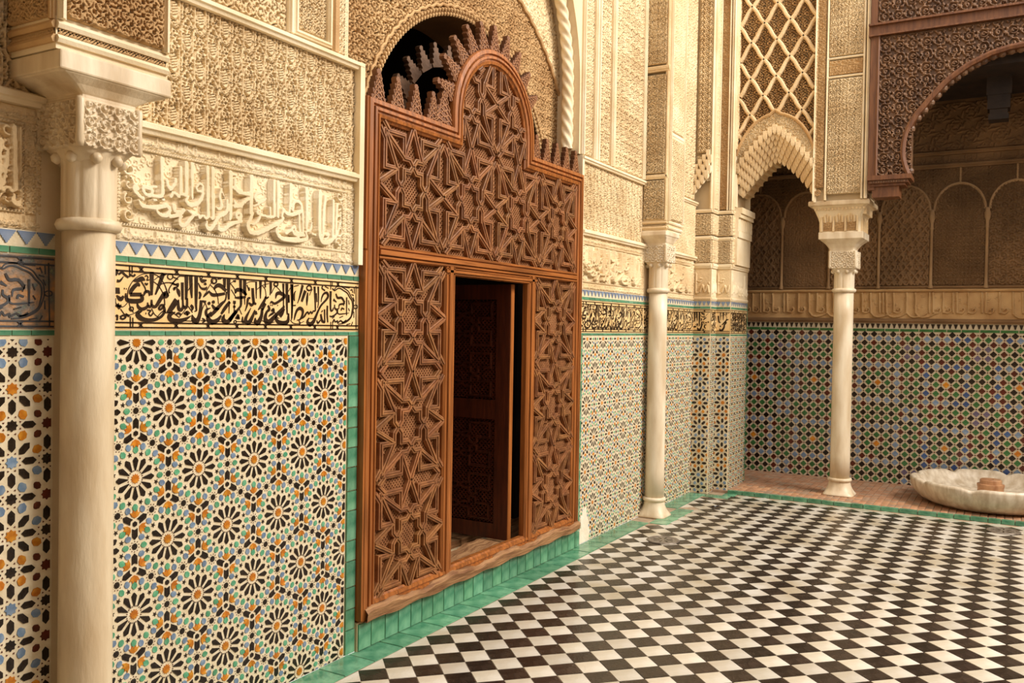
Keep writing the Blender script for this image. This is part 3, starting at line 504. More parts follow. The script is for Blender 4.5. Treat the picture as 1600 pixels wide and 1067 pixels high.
# ------------------------------------------------------------------ zellij
def rot(poly, a, s=1.0, dx=0, dy=0):
    c, q = math.cos(a), math.sin(a); return [((x*c-y*q)*s+dx, (x*q+y*c)*s+dy) for x, y in poly]
def star(n, R, r, a0=0): return [((R if i % 2 == 0 else r)*math.cos(a0+PI*i/n), (R if i % 2 == 0 else r)*math.sin(a0+PI*i/n)) for i in range(2*n)]
def ngon(n, R, a0=0): return [(R*math.cos(a0+2*PI*i/n), R*math.sin(a0+2*PI*i/n)) for i in range(n)]
PETAL = [(.098, -.004), (.15, -.019), (.236, -.041), (.278, -.010), (.278, .010), (.236, .041), (.15, .019), (.098, .004)]
KITE = [(-.050, 0), (-.028, -.033), (.010, -.041), (.040, -.018), (.047, 0), (.040, .018), (.010, .041), (-.028, .033)]
ARM = [(.076, 0), (.056, -.041), (.166, -.041), (.204, 0), (.166, .041), (.056, .041)]
PALM = [(.074, 0), (.096, -.046), (.150, -.080), (.142, -.042), (.180, -.030), (.152, 0), (.180, .030), (.142, .042), (.150, .080), (.096, .046)]
def z12(W, ou, ov, u0, u1, v0, v1, ps=1.0):
    """pieces of the twelve-petal pattern: (name, material, polygon, u, v, angle)"""
    out = []; H = W*math.sqrt(3)/2
    for j in range(math.floor((v0-ov)/H)-1, math.ceil((v1-ov)/H)+2):
        for i in range(math.floor((u0-ou)/W)-2, math.ceil((u1-ou)/W)+3):
            x = ou+W*(i+(0.5 if j % 2 else 0)); y = ov+H*j
            if not (u0-W < x < u1+W and v0-W < y < v1+W): continue
            A = lambda nm, mt, poly, dx, dy, a: out.append((nm, mt, [(p*ps, q*ps) for p, q in poly] if ps != 1 else poly, x+dx*W, y+dy*W, a))
            A('rosette_star_tile', 'zorange', star(12, .070, .048), 0, 0, 0)
            for k in range(12):
                a = k*PI/6; b = a+PI/12
                A('petal_tile', 'zblack', [(p-.193, q) for p, q in PETAL], .193*math.cos(a), .193*math.sin(a), a)
                A('kite_tile', 'zgreen', KITE, .366*math.cos(a), .366*math.sin(a), a+PI)
                A('kite_tile', 'zblue', KITE, .414*math.cos(b), .414*math.sin(b), b)
                A('star_chip', 'zblack', star(5, .036, .014, b), .322*math.cos(b), .318*math.sin(b), 0)
                A('chip', 'zred', ngon(3, .011, b), .105*math.cos(b), .105*math.sin(b), 0)
            for k in range(3):
                a = k*PI/3; dx, dy = .5*math.cos(a), .5*math.sin(a)
                A('knot_star_tile', 'zblack', star(10, .047, .034), dx, dy, a)
                for q in range(10): c = a+PI/10+q*PI/5; A('chip', 'zred', ngon(3, .009, c), dx+.066*math.cos(c), dy+.066*math.sin(c), 0)
            for a in (PI/6, PI/2):
                dx, dy = math.cos(a)/math.sqrt(3), math.sin(a)/math.sqrt(3)
                A('hexagon_tile', 'zblack', ngon(6, .037, a), dx, dy, 0)
                for q in range(3):
                    c = a+q*2*PI/3; c2 = a+q*2*PI/3+PI
                    A('long_hexagon_tile', 'zblack', [(p-.125, r) for p, r in ARM], dx+.125*math.cos(c), dy+.125*math.sin(c), c)
                    A('palmette_tile', 'zorange', [(p-.122, r) for p, r in PALM], dx+.122*math.cos(c2), dy+.122*math.sin(c2), c2)
    return out
def z8(P, ou, ov, u0, u1, v0, v1, alt=True):
    out = []
    PET = [(-.108, 0), (-.055, -.050), (.055, -.050), (.108, 0), (.055, .050), (-.055, .050)]
    for j in range(math.floor((v0-ov)/P)-1, math.ceil((v1-ov)/P)+2):
        for i in range(math.floor((u0-ou)/P)-1, math.ceil((u1-ou)/P)+2):
            x = ou+P*i; y = ov+P*j
            A = lambda nm, mt, poly, dx, dy, a: out.append((nm, mt, poly, x+dx*P, y+dy*P, a))
            A('rosette_star_tile', 'zorange' if (i+j) % 2 == 0 else 'zblue', star(8, .092, .068), 0, 0, 0)
            for k in range(8):
                a = k*PI/4; A('petal_tile', 'zblack', PET, .245*math.cos(a), .245*math.sin(a), a)
                b = a+PI/8; A('kite_tile', ('zblue', 'zorange')[(j + k//4) % 2], [(p*1.55, q*1.55) for p, q in KITE], .385*math.cos(b), .385*math.sin(b), b+PI)
            for dx, dy, a in ((0, .5, 0), (.5, 0, PI/2)):
                A('knot_star_tile', 'zblack', star(8, .085, .062), dx, dy, 0)
                for sgn in (1, -1): A('petal_tile', 'zblack', PET, dx+sgn*.235*math.cos(a), dy+sgn*.235*math.sin(a), a)
            A('knot_star_tile', 'zred', star(8, .085, .062), .5, .5, 0)
            for sx in (1, -1):
                for sy in (1, -1): A('kite_tile', 'zred', [(p*1.3, q*1.3) for p, q in KITE], .5+sx*.14, .5+sy*.14, math.atan2(sy, sx))
            for k in range(8):
                for dx, dy in ((0, 0), (0, .5), (.5, 0)):
                    c = PI/8+k*PI/4; A('chip', 'zred', ngon(3, .016, c), dx+.125*math.cos(c), dy+.125*math.sin(c), 0)
    return out
ZM = {}
def lay(pieces, W, fr, u0, u1, v0, v1, panel, objects=True, hgt=0.003, limit=300, label='zellij_pieces'):
    """whole pieces become tiles of their own up to the limit, the chips and cut pieces are joined"""
    mats = []; st = MB(); n = {}
    pieces = sorted(pieces, key=lambda p: p[3])
    rg = random.Random(11)
    for nm, mt, poly, x, y, a in pieces:
        q = rot(poly, a, W, x, y)
        if max(p[0] for p in q) < u0 or min(p[0] for p in q) > u1 or max(p[1] for p in q) < v0 or min(p[1] for p in q) > v1: continue
        inside = all(u0 < p[0] < u1 and v0 < p[1] < v1 for p in q)
        if objects and inside and 'chip' not in nm and n.get(nm, 0) < limit:
            n[nm] = n.get(nm, 0)+1; key = (nm, mt, W, round(max(p[0] for p in poly), 4), len(poly), round(poly[0][0], 3), hgt)
            if key not in ZM: ZM[key] = pmesh(nm, [(p*W, r*W) for p, r in poly], M[mt], hgt, 0.05)
            inst(nm, ZM[key], fr.mat(x, y, a+rg.uniform(-.03, .03), rg.uniform(-.0006, .0006)), panel)
        else:
            c = q if inside else clip_poly(q, u0, u1, v0, v1)
            if not c or abs(area2(c)) < 1e-6: continue
            if mt not in mats: mats.append(mt)
            st.prism(fr, c, -0.001, hgt*0.8, mats.index(mt), 0.03)
    if st.f: ob(label, st, [M[k] for k in mats], panel, kind='stuff')
def panel_plate(fr, u0, u1, v0, v1, n=0.004, mt='grout'):
    return ob('zellij_panel', MB().box(fr, u0, u1, v0, v1, -0.02, n), M[mt], wall_left)
def off(fr, n): return Fr(fr.o+fr.N*n, fr.U, fr.V)
F4 = off(FW, 0.004)
# left bay beside the door
pz = panel_plate(FW, 2.02, 3.345, 0, 1.592)
lay(z12(0.296, 2.297, 1.312, 2.03, 3.340, 0.0, 1.582), 0.296, F4, 2.03, 3.340, 0.003, 1.582, pz)
# bay left of the big column: eight-fold pattern
pz = panel_plate(FW, 0.95, 1.822, 0, 1.592)
lay(z8(0.243, 1.680, 1.418, 1.2, 1.815, 0.0, 1.582), 0.243, F4, 1.2, 1.815, 0.003, 1.582, pz)
# right of the door
pz = panel_plate(FW, 5.98, 8.65, 0, 1.592)
lay(z12(0.296, 6.27, 1.312, 6.03, 8.65, 0.0, 1.582, .80), 0.296, F4, 6.035, 8.648, 0.003, 1.582, pz, objects=False)
ob('plaster_patch', MB().prism(F4, [(6.035, 0.0), (6.215, 0.0), (6.20, .03), (6.225, .07), (6.19, .12), (6.20, .16), (6.165, .2), (6.15, .27), (6.115, .25), (6.10, .30), (6.08, .22), (6.05, .2), (6.06, .12), (6.035, .1)], 0, 0.0045, 0, 0.03), M['plaster'], wall_left, label='white plaster patch over broken tiles')
# corner pier faces
FA = SIDE(8.65); FBf = FRONT(2.69); FB = SIDE(XA); FC = FRONT(2.54)
pier = MB(); pier.wbox(8.65, 9.46, 2.69, YW+0.3, 0, 2.32); pier.wbox(XA, 9.46, 2.54, 2.70, 0, 2.32); pier.wbox(8.70, 9.46, 2.73, YW+0.3, 2.3, 7.0); pier.wbox(XA+.05, 9.46, 2.58, 2.80, 2.3, 7.0)
pier_o = S('wall_corner', pier, M['plain'])
for fr, u0, u1, ou, W8 in ((FA, -YW, -2.69, -2.782, .243), (FB, -2.69, -2.54, -2.600, .243)):
    p_ = ob('zellij_panel', MB().box(fr, u0, u1, 0, 1.592, -.01, .004), M['grout'], pier_o)
    lay(z8(W8, ou, 1.40, u0, u1, 0, 1.582), W8, off(fr, .004), u0+.005, u1-.005, .003, 1.582, p_, objects=False)
for fr, u0, u1 in ((FBf, 8.65, XA), (FC, XA, 9.44)):
    p_ = ob('zellij_panel', MB().box(fr, u0, u1, 0, 1.592, -.01, .004), M['grout'], pier_o)
    lay(z12(0.2, u0, 1.45, u0, u1, 0, 1.582, .80), 0.2, off(fr, .004), u0+.005, u1-.005, .003, 1.582, p_, objects=False)
strip_tiles('border_tile', FC, pier_o, 9.44, 9.46, 0.03, 1.95, 0.14, vertical=True, seed=21)
# green uprights beside the door and the riser under it
strip_tiles('border_tile', FW, wall_left, 3.350, 3.424, 0.0, 1.594, 0.125, 0.010, seed=12, vertical=True)
strip_tiles('border_tile', FW, wall_left, 5.965, 6.030, 0.0, 1.594, 0.125, 0.010, seed=13, vertical=True)
strip_tiles('riser_tile', FRONT(YW-0.02), wall_left, 3.430, 5.96, 0.002, 0.14, 0.108, 0.008, seed=14, jit=0.08)

# tile bands above the zellij: green strips, calligraphy, stepped merlons
INKS = [[tuple(float(q)/1000 for q in p.split(',')) for p in s.split()] for s in INK.split(';')]
CARVES = [[tuple(float(q)/1000 for q in p.split(',')) for p in s.split()] for s in CARVED.split(';')]
def stepped(w, hgt, steps=6):
    """stepped triangle pointing down"""
    L_ = []
    for i in range(steps):
        x = w/2*(1-i/steps)
        L_ += [(-x, -hgt*i/steps), (-x+w*.012, -hgt*(i+.8)/steps)]
    L_.append((-w*.03, -hgt))
    return L_+[(-x, y) for x, y in L_[::-1]]
def bands(fr, parent, u0, u1, seed, ink_src=(2.05, 3.42), old=False, step=0.064, merl=True, ink=True, inkw=1.0, objs=True, edge=True):
    b = ob('inscription_band', MB().box(fr, u0, u1, 1.594+.022, 1.862, -.01, .005), M['band_old' if old else 'band'], parent)
    ob('tile_ground', MB().box(fr, u0, u1, 1.592, 1.945, -.012, .003), M['grout'], parent)
    strip_tiles('border_tile', fr, parent, u0, u1, 1.594, 1.613, 0.075, 0.008, seed=seed, gap=.002)
    strip_tiles('border_tile', fr, parent, u0, u1, 1.866, 1.889, 0.085, 0.008, seed=seed+1, gap=.002)
    if merl:
        k = int((u1-u0)/step); s = (u1-u0)/k; me = pmesh('merlon_tile', stepped(s*.92, 0.043), M['merlon_blue'], 0.007, 0.0)
        for i in range(k): inst('merlon_tile', me, fr.mat(u0+s*(i+.5), 1.941), parent)
    if not ink: return b
    f5 = off(fr, .005); ib = MB(); a, c = ink_src; k = (u1-u0-0.012)/(c-a)
    if abs(k-1) < .03: k = 1; u0k = u1-.002-(c-a)
    else: u0k = u0+.006
    for s in INKS:
        if all(a-.001 <= p[0] <= c+.001 for p in s):
            ib.ribbon(f5, [(u0k+(p[0]-a)*k, p[1], p[2]*1.42*inkw*(.5+.5*min(k, 1))) for p in s], 0, .0022, 0, 3)
    # double border lines with crossings
    for z in (1.8535, 1.8335, 1.6425, 1.6245):
        ib.box(f5, u0+.004, u1-.004, z-.0030, z+.0030, 0, .0022)
    ob('calligraphy', ib, M['ink_old' if old else 'ink'], b, kind='stuff')
    gp = MB(); x = u0+.12; rg = random.Random(seed)
    while x < u1-.05:
        for z0 in (1.8435, 1.6335):
            for sg in (1, -1): gp.ribbon(f5, [(x-.010, z0-sg*.010, .0055), (x, z0, .0055), (x+.010, z0+sg*.010, .0055)], 0.0022, .0032)
        x += .16*rg.uniform(.95, 1.05)
    if gp.f: ob('border_knots', gp, M['ink_old' if old else 'ink'], b, kind='stuff')
    return b
bands(FW, wall_left, 2.045, 3.424, 30)
bands(FW, wall_left, 0.95, 1.825, 40, ink_src=(2.55, 3.42), old=True)
bands(FW, wall_left, 5.965, 7.27, 50, ink_src=(2.05, 3.42))
bands(FW, wall_left, 7.27, 8.65, 60, ink_src=(2.05, 3.42))
bands(FA, pier_o, -YW, -2.69, 70, ink_src=(2.36, 2.52), step=.045)
bands(FB, pier_o, -2.69, -2.54, 75, ink_src=(2.70, 2.82), step=.045)
bands(FBf, pier_o, 8.65, XA, 80, ink_src=(2.1, 2.35), step=.05)
bands(FC, pier_o, XA, 9.44, 85, ink_src=(2.05, 3.42), inkw=.8)

# ------------------------------------------------------------------ carved stucco on the left wall
def moulding(fr, parent, path, w=0.03, d=0.02, mt='stucco_pale', n=0.0, closed=False, name='moulding'):
    pr = [(-w/2, n-.038), (-w/2, n+d*.6), (-w*.2, n+d*.75), (-w*.1, n+d), (w*.3, n+d), (w*.42, n+d*.6), (w/2, n+d*.5), (w/2, n-.038)]
    return ob(name, MB().sweep(fr, path, pr, closed), M[mt], parent)
def hline(fr, parent, u0, u1, v, **k): return moulding(fr, parent, [(u0, v), (u1, v)], **k)
def calligraphy_panel(fr, parent, u0, u1, mirror=None, res=.0027, strokes=True, src=(2.06, 3.385), side='both', mt='stucco', seed=1):
    """wide carved inscription: side scrolls, hatched borders, letters in high relief"""
    a, c = src
    k = (u1-u0)/(c-a)
    iu0, iu1 = u0+.012, u1-.078*min(1, k)
    iv0, iv1 = 2.012, 2.288
    bed = HT(u1-u0, .29, .0022, 0.0); rg = random.Random(seed)
    for i in range(int((u1-u0)/.034)):
        for j in range(8):
            x = i*.034+rg.uniform(0, .03); y = j*.037+rg.uniform(0, .03)
            bed.line(spiral((x, y), .017, 1.1, rg.uniform(0, 6), rg.choice((1, -1)), 9), (.008, .005), .24, sub=1)
            bed.seg((x+.01, y+.012), (x+.012, y+.016), .005, .004, 0.0, 'pit')
    for sgn, ex in ((1, .012), (-1, iu1-u0-.012)):              # pierced scrolls at both ends
        for q in range(5):
            y = .03+q*.056; x = ex+sgn*.03
            bed.line(spiral((x, y), .026, 1.1, (0 if sgn > 0 else PI)+q, 1 if q % 2 else -1, 12), (.013, .008), .8)
            bed.seg((x+.004, y+.02), (x-.006, y+.026), .014, .008, 0.0, 'pit'); bed.seg((x-.002, y-.004), (x+.002, y), .008, .008, 0, 'pit')
    if strokes:
        for s in CARVES:
            P = smooth([(u0+(p[0]-a)*k-u0, p[1]-iv0, p[2]*1.0) for p in s], 4) if len(s) > 2 else np.array([((p[0]-a)*k, p[1]-iv0, p[2]) for p in s])
            for i in range(len(P)-1): bed.seg(P[i][:2], P[i+1][:2], P[i][2]*1.5*min(1, .4+.6*k), P[i+1][2]*1.5*min(1, .4+.6*k), 1.0, 'flat')
    relief('inscription_panel', fr, iu0, iu1, iv0, iv1, res, lambda U, V: bed.sample(np.clip(U-u0, 0, u1-u0-.001), np.clip(V-iv0, 0, .287)), -.012, .036, M[mt], parent)
    for v0, v1 in ((1.998, 2.012), (2.288, 2.302)): relief('hatched_border', fr, u0, iu1+.02, v0, v1, (.004, .0024), T_HATCH, -.004, .012, M[mt], parent)
    for w0, w1 in ((u0, iu0), (iu1, iu1+.02)): relief('hatched_border', fr, w0, w1, 2.012, 2.288, .0024, T_HATCH, -.004, .012, M[mt], parent)
    relief('text_border', fr, u0, u1, 1.946, 1.998, (.003, .0026), T_TEXT, -.004, .012, M[mt], parent)
    relief('text_border', fr, u0, u1, 2.303, 2.352, (.003, .0026), T_TEXT, -.004, .012, M[mt], parent)
    relief('text_border', fr, iu1+.022, u1, 1.998, 2.303, .0026, T_FINE, -.004, .012, M[mt], parent)
    hline(fr, parent, u0, u1, 2.375, w=.045, d=.038, mt='stucco_pale')
plates = MB()
plates.box(FW, 2.05, 3.412, 1.944, 2.397, -.09, -.008); plates.box(FW, .95, 1.80, 1.944, 2.397, -.09, -.008); plates.box(FW, 5.945, 7.3, 1.944, 2.397, -.09, -.008); plates.box(FW, 7.45, 8.65, 1.944, 2.397, -.09, -.008)
ob('stucco_ground', plates, M['stucco_pale'], wall_left)
calligraphy_panel(FW, wall_left, 2.062, 3.382, mt='stucco_pale')
calligraphy_panel(FW, wall_left, 0.95, 1.775, src=(2.560, 3.385), seed=4, mt='stucco')
calligraphy_panel(FW, wall_left, 5.975, 7.27, res=(.006, .004), mt='stucco')
calligraphy_panel(FW, wall_left, 7.40, 8.64, res=(.007, .004), mt='stucco')
relief('arabesque_panel', FW, 2.02, 3.378, 2.398, 2.905, .0027, T_ARCH, -.026, .030, M['stucco'], wall_left, holes=.3)
relief('arabesque_panel', FW, 0.95, 1.74, 2.398, 2.905, .0032, T_ARCH, -.026, .030, M['stucco'], wall_left, holes=.3)
relief('arabesque_panel', FW, 5.985, 7.30, 2.398, 2.905, (.0045, .0034), T_ARCH, -.026, .030, M['stucco'], wall_left, holes=.3)
relief('arabesque_panel', FW, 7.50, 8.64, 2.398, 2.905, (.006, .004), T_ARCH, .0, .016, M['stucco'], wall_left)
hline(FW, wall_left, .95, 3.41, 2.925, w=.04, d=.038); hline(FW, wall_left, 5.95, 8.65, 2.925, w=.04, d=.036)
ob('jamb_strip', MB().box(FW, 3.380, 3.414, 1.945, 2.94, -.09, .036), M['stucco_pale'], wall_left)
ob('jamb_strip', MB().box(FW, 5.945, 5.978, 1.945, 2.94, -.09, .024), M['stucco_pale'], wall_left)
# upper storey left of the arch
relief('arabesque_panel', FW, 2.05, 2.905, 2.955, 4.2, .0036, T_PIERCE_L, -.026, .032, M['stucco'], wall_left, holes=.3)
moulding(FW, wall_left, [(2.922, 2.95), (2.922, 4.3)], w=.03, d=.03)
relief('medallion_panel', FW, 2.965, 3.165, 2.99, 4.0, .0035, T_PIERCE_S, -.02, .026, M['stucco'], wall_left, holes=.3)
moulding(FW, wall_left, [(2.952, 4.2), (2.952, 2.968), (3.180, 2.968), (3.180, 4.2)], w=.024, d=.026)
moulding(FW, wall_left, [(3.215, 2.945), (3.215, 4.3)], w=.05, d=.03, mt='stucco_old')
relief('narrow_panel', FW, 3.242, 3.322, 2.955, 4.2, .004, T_PIERCE_S, -.02, .024, M['stucco'], wall_left, holes=.3)
# upper storey right of the arch, between arch and second column
for u0, u1, T in ((5.99, 6.16, T_PIERCE), (6.26, 6.48, T_PIERCE_W), (6.56, 7.18, T_PIERCE_W)):
    relief('arabesque_panel', FW, u0, u1, 2.96, 4.9, (.0055, .0045), T, -.022, .030, M['stucco'], wall_left, holes=.3)
for u in (5.965, 6.185, 6.235, 6.51, 6.535, 7.195):
    moulding(FW, wall_left, [(u, 2.95), (u, 5.2)], w=.035, d=.03)
relief('arabesque_panel', FW, 7.62, 8.62, 2.96, 5.2, (.009, .006), T_PIERCE_L, -.025, .032, M['stucco'], wall_left, holes=.3)
# ------------------------------------------------------------------ arched recess above the door
FT = FRONT(3.06); TC, TZ, TR = 4.70, 2.545, 1.035
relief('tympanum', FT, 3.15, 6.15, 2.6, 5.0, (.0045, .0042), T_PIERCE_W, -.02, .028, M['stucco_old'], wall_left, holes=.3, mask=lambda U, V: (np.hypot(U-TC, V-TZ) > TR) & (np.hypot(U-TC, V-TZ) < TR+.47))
relief('archivolt', FT, 3.15, 6.25, 2.6, 5.2, (.0075, .006), T_PIERCE_L, .0, .024, M['stucco'], wall_left, holes=.3, mask=lambda U, V: np.hypot(U-TC, V-TZ) > TR+.46)
rim = MB()
for k in range(96):
    t = PI*(.03+.94*k/95)
    for rr, n_, q in ((TR-.002, .0, .013), (TR+.022, .012, .011)):
        rim.lathe((TC-rr*math.cos(t), FT.o[1]-n_-.012, TZ+rr*math.sin(t)), [(q*.5, -q), (q, -.3*q), (q, .5*q), (q*.4, q)], 7)
ob('scalloped_rim', rim, M['stucco_old'], wall_left, kind='stuff')
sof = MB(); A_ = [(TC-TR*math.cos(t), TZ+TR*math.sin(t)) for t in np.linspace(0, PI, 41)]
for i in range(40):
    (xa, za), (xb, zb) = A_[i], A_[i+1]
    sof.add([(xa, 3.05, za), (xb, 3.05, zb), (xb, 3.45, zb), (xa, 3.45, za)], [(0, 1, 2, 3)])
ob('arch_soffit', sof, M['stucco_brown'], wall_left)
for rr, nn, q in ((TR+.05, 30, .009), (TR+.465, 60, .014)):
    P_ = [(TC-(rr+.006*math.cos(k*1.9))*math.cos(t), FT.o[1]-.012, TZ+(rr+.006*math.cos(k*1.9))*math.sin(t)) for k, t in enumerate(np.linspace(.02, PI-.02, 140))]
    ob('scalloped_line', MB().tube(P_, q, 6), M['stucco_old'], wall_left)
rope = MB(); rc, rr, rs = 4.652, 1.242, 3.45
pts = [(rc+rr, 2.985)]+[(rc+rr*math.cos(t), rs+rr*math.sin(t)) for t in np.linspace(0, PI, 60)]+[(rc-rr, 2.985)]
pts = pts[:40]
seg_l = [math.hypot(pts[i+1][0]-pts[i][0], pts[i+1][1]-pts[i][1]) for i in range(len(pts)-1)]; cum = np.concatenate([[0], np.cumsum(seg_l)])
ss = np.arange(0, cum[-1], .008)
P_ = [(float(np.interp(q, cum, [p[0] for p in pts])), 2.955, float(np.interp(q, cum, [p[1] for p in pts]))) for q in ss]
# twisted cord: rings whose radius follows the angle plus travel
vs = []; fs = []; seg = 24
for i, p in enumerate(P_):
    a = Vector(P_[min(i+1, len(P_)-1)])-Vector(P_[max(i-1, 0)]); a.normalize(); b = Vector((0, 1, 0)); c = a.cross(b)
    for j in range(seg):
        g = 2*PI*j/seg; r = .040+.006*math.cos(4*g+i*.55); v = Vector(p)+b*math.cos(g)*r+c*math.sin(g)*r; vs.append(tuple(v))
for i in range(len(P_)-1):
    for j in range(seg): fs.append((i*seg+j, i*seg+(j+1) % seg, (i+1)*seg+(j+1) % seg, (i+1)*seg+j))
rope.add(vs, fs); ob('rope_moulding', rope, M['stucco_pale'], wall_left, sm=True)
# dark room behind the door
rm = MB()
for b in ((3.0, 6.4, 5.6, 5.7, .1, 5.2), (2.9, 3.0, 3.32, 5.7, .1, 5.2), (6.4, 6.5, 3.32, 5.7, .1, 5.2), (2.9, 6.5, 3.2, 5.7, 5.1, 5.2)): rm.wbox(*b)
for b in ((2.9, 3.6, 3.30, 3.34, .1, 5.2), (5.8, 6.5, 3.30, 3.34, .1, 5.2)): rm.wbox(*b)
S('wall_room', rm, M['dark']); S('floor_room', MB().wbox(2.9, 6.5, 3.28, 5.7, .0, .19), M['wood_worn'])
# ------------------------------------------------------------------ corner pier, upper carving
def pier_carving(fr, u0, u1, mt, mt2, par, res):
    relief('inscription_panel', fr, u0+.012, u1-.012, 1.99, 2.27, res, T_TEXT if False else pat_text(.25, 9, .003), 0, .014, M[mt], par)
    hline(fr, par, u0, u1, 1.965, w=.03, d=.012, mt=mt); hline(fr, par, u0, u1, 2.30, w=.05, d=.02, mt='stucco_pale')
    relief('arabesque_panel', fr, u0+.003, u1-.003, 2.33, 2.56, res, T_PIERCE_S, 0, .018, M[mt2], par, holes=.3)
    hline(fr, par, u0, u1, 2.58, w=.035, d=.016, mt='stucco_pale')
    relief('arabesque_panel', fr, u0+.003, u1-.003, 2.61, 2.82, res, T_PIERCE_S, 0, .018, M[mt2], par, holes=.3)
    hline(fr, par, u0, u1, 2.85, w=.035, d=.016, mt='stucco_pale')
pier_carving(FA, -2.865, -2.69, 'stucco', 'stucco', pier_o, .004)
pier_carving(FB, -2.69, -2.54, 'stucco', 'stucco', pier_o, .004)
pier_carving(FBf, 8.65, XA, 'stucco_pale', 'stucco', pier_o, .006)
pier_carving(FC, XA, 9.44, 'stucco_pale', 'stucco', pier_o, .008)
# half arch with stalactites on the inner pier face
def cell(mb, x, y, z, w, d, hh, axis='x'):
    """one stalactite: square shank, hollow front, pointed foot"""
    q = w/2
    lv = [(hh, 1.0), (hh*.45, 1.0), (hh*.2, .75), (0, .12)]
    vs = []
    for zz, k in lv:
        for a, b in ((-1, -1), (1, -1), (1, 1), (-1, 1)):
            dx, dy = (a*d/2, b*q*k) if axis == 'x' else (a*q*k, b*d/2)
            fwd_ = 0.3*(1-k)*d
            vs.append((x+dx*(k if axis == 'x' else 1)-(fwd_ if axis == 'x' else 0), y+dy*(1 if axis == 'x' else k), z+zz))
    fs = []
    for r in range(3):
        for j in range(4): fs.append((r*4+j, r*4+(j+1) % 4, r*4+4+(j+1) % 4, r*4+4+j))
    mb.add(vs, [f[::-1] for f in fs]+[(3, 2, 1, 0)[::-1], (12, 13, 14, 15)])
mq = MB()
for r in range(5):
    for k in range(4):
        y_ = 2.86-.040*k-.02*(r % 2); zz = 3.02+.055*r+.045*k
        if y_ > 2.69: cell(mq, 8.65-.012-.012*(4-r), y_, zz, .038, .05, .085)
ob('stalactite_cluster', mq, M['stucco_pale'], pier_o, kind='stuff')
relief('blind_arch', FA, -2.86, -2.71, 3.15, 3.42, .004, T_FINE, 0, .012, M['stucco_pale'], pier_o, mask=lambda U, V: ((U+2.86)/.16)**2+((V-3.15)/.26)**2 < 1)
relief('arabesque_panel', FA, -2.86, -2.72, 3.44, 5.2, .005, T_PIERCE, 0, .02, M['stucco'], pier_o, holes=.3)
relief('narrow_panel', FB, -2.675, -2.60, 2.88, 5.2, .004, T_FINE, 0, .012, M['stucco_old'], pier_o)
for fr, us in ((FA, (-2.705,)), (FB, (-2.683, -2.592, -2.565, -2.546)), (FBf, (8.665, 8.815)), (FC, (8.845, 9.43))):
    for u in us: moulding(fr, pier_o, [(u, 2.87), (u, 5.4)], w=.016, d=.018)
relief('arabesque_panel', FBf, 8.68, 8.80, 2.88, 5.2, .006, T_FINE, 0, .012, M['stucco'], pier_o)
relief('arabesque_panel', FC, 8.87, 9.40, 3.5, 5.2, .009, T_SCROLL, 0, .012, M['stucco'], pier_o)
# small pilaster capital under the arch springing
pc = MB()
for z0, z1, e in ((2.32, 2.60, .0), (2.60, 2.66, .015), (2.66, 2.80, .008), (2.80, 2.84, .03), (2.84, 2.90, .045)): pc.wbox(XA+.05, 9.38, 2.53-.03-e, 2.55, z0, z1)
for k in range(6): pc.wbox(XA+.08+k*.09, XA+.12+k*.09, 2.535-.047, 2.53, 2.67, 2.79)
ob('springer_capital', pc, M['stucco_pale'], pier_o)

# ------------------------------------------------------------------ arcade: pier over the free column, lozenge panel, stalactite arch
XP = 8.95; FP = SIDE(XP); FPf = FRONT(1.285)
pa = MB(); pa.wbox(XP+.05, 9.52, 1.295, 1.775, 2.935, 7.0); pa.wbox(XP+.16, 9.52, 1.78, 2.55, 3.44, 7.0)
arcade = S('wall_arcade', pa, M['plain'])
relief('arabesque_panel', FP, -1.655, -1.345, 2.99, 4.10, .0048, T_PIERCE_S, 0, .018, M['stucco'], arcade, holes=.3)
relief('arabesque_panel', FP, -1.655, -1.345, 4.14, 4.28, .0048, T_FINE, 0, .012, M['stucco_old'], arcade)
relief('arabesque_panel', FP, -1.655, -1.345, 4.32, 5.0, .0048, T_PIERCE_S, 0, .018, M['stucco'], arcade, holes=.3)
relief('narrow_panel', FP, -1.775, -1.688, 3.06, 5.0, .0042, T_FINE, 0, .012, M['stucco_old'], arcade)
ros = MB()
for r, q in ((.026, .006), (.013, .005)):
    ros.tube([FP.p(-1.735+r*math.cos(t), 3.01+r*math.sin(t), .006) for t in np.linspace(0, 2*PI, 13)[:-1]], q, 6, closed=True)
ob('rosette_boss', ros, M['stucco_old'], arcade)
for u, w in ((-1.782, .012), (-1.668, .02), (-1.335, .018), (-1.30, .03)): moulding(FP, arcade, [(u, 2.935), (u, 5.2)], w=w, d=.018)
moulding(FP, arcade, [(-1.665, 4.12), (-1.335, 4.12)], w=.02, d=.016); moulding(FP, arcade, [(-1.665, 4.30), (-1.335, 4.30)], w=.02, d=.016)
relief('arabesque_panel', FPf, XP+.02, 9.50, 2.98, 5.0, .008, T_FINE, 0, .010, M['stucco'], arcade)
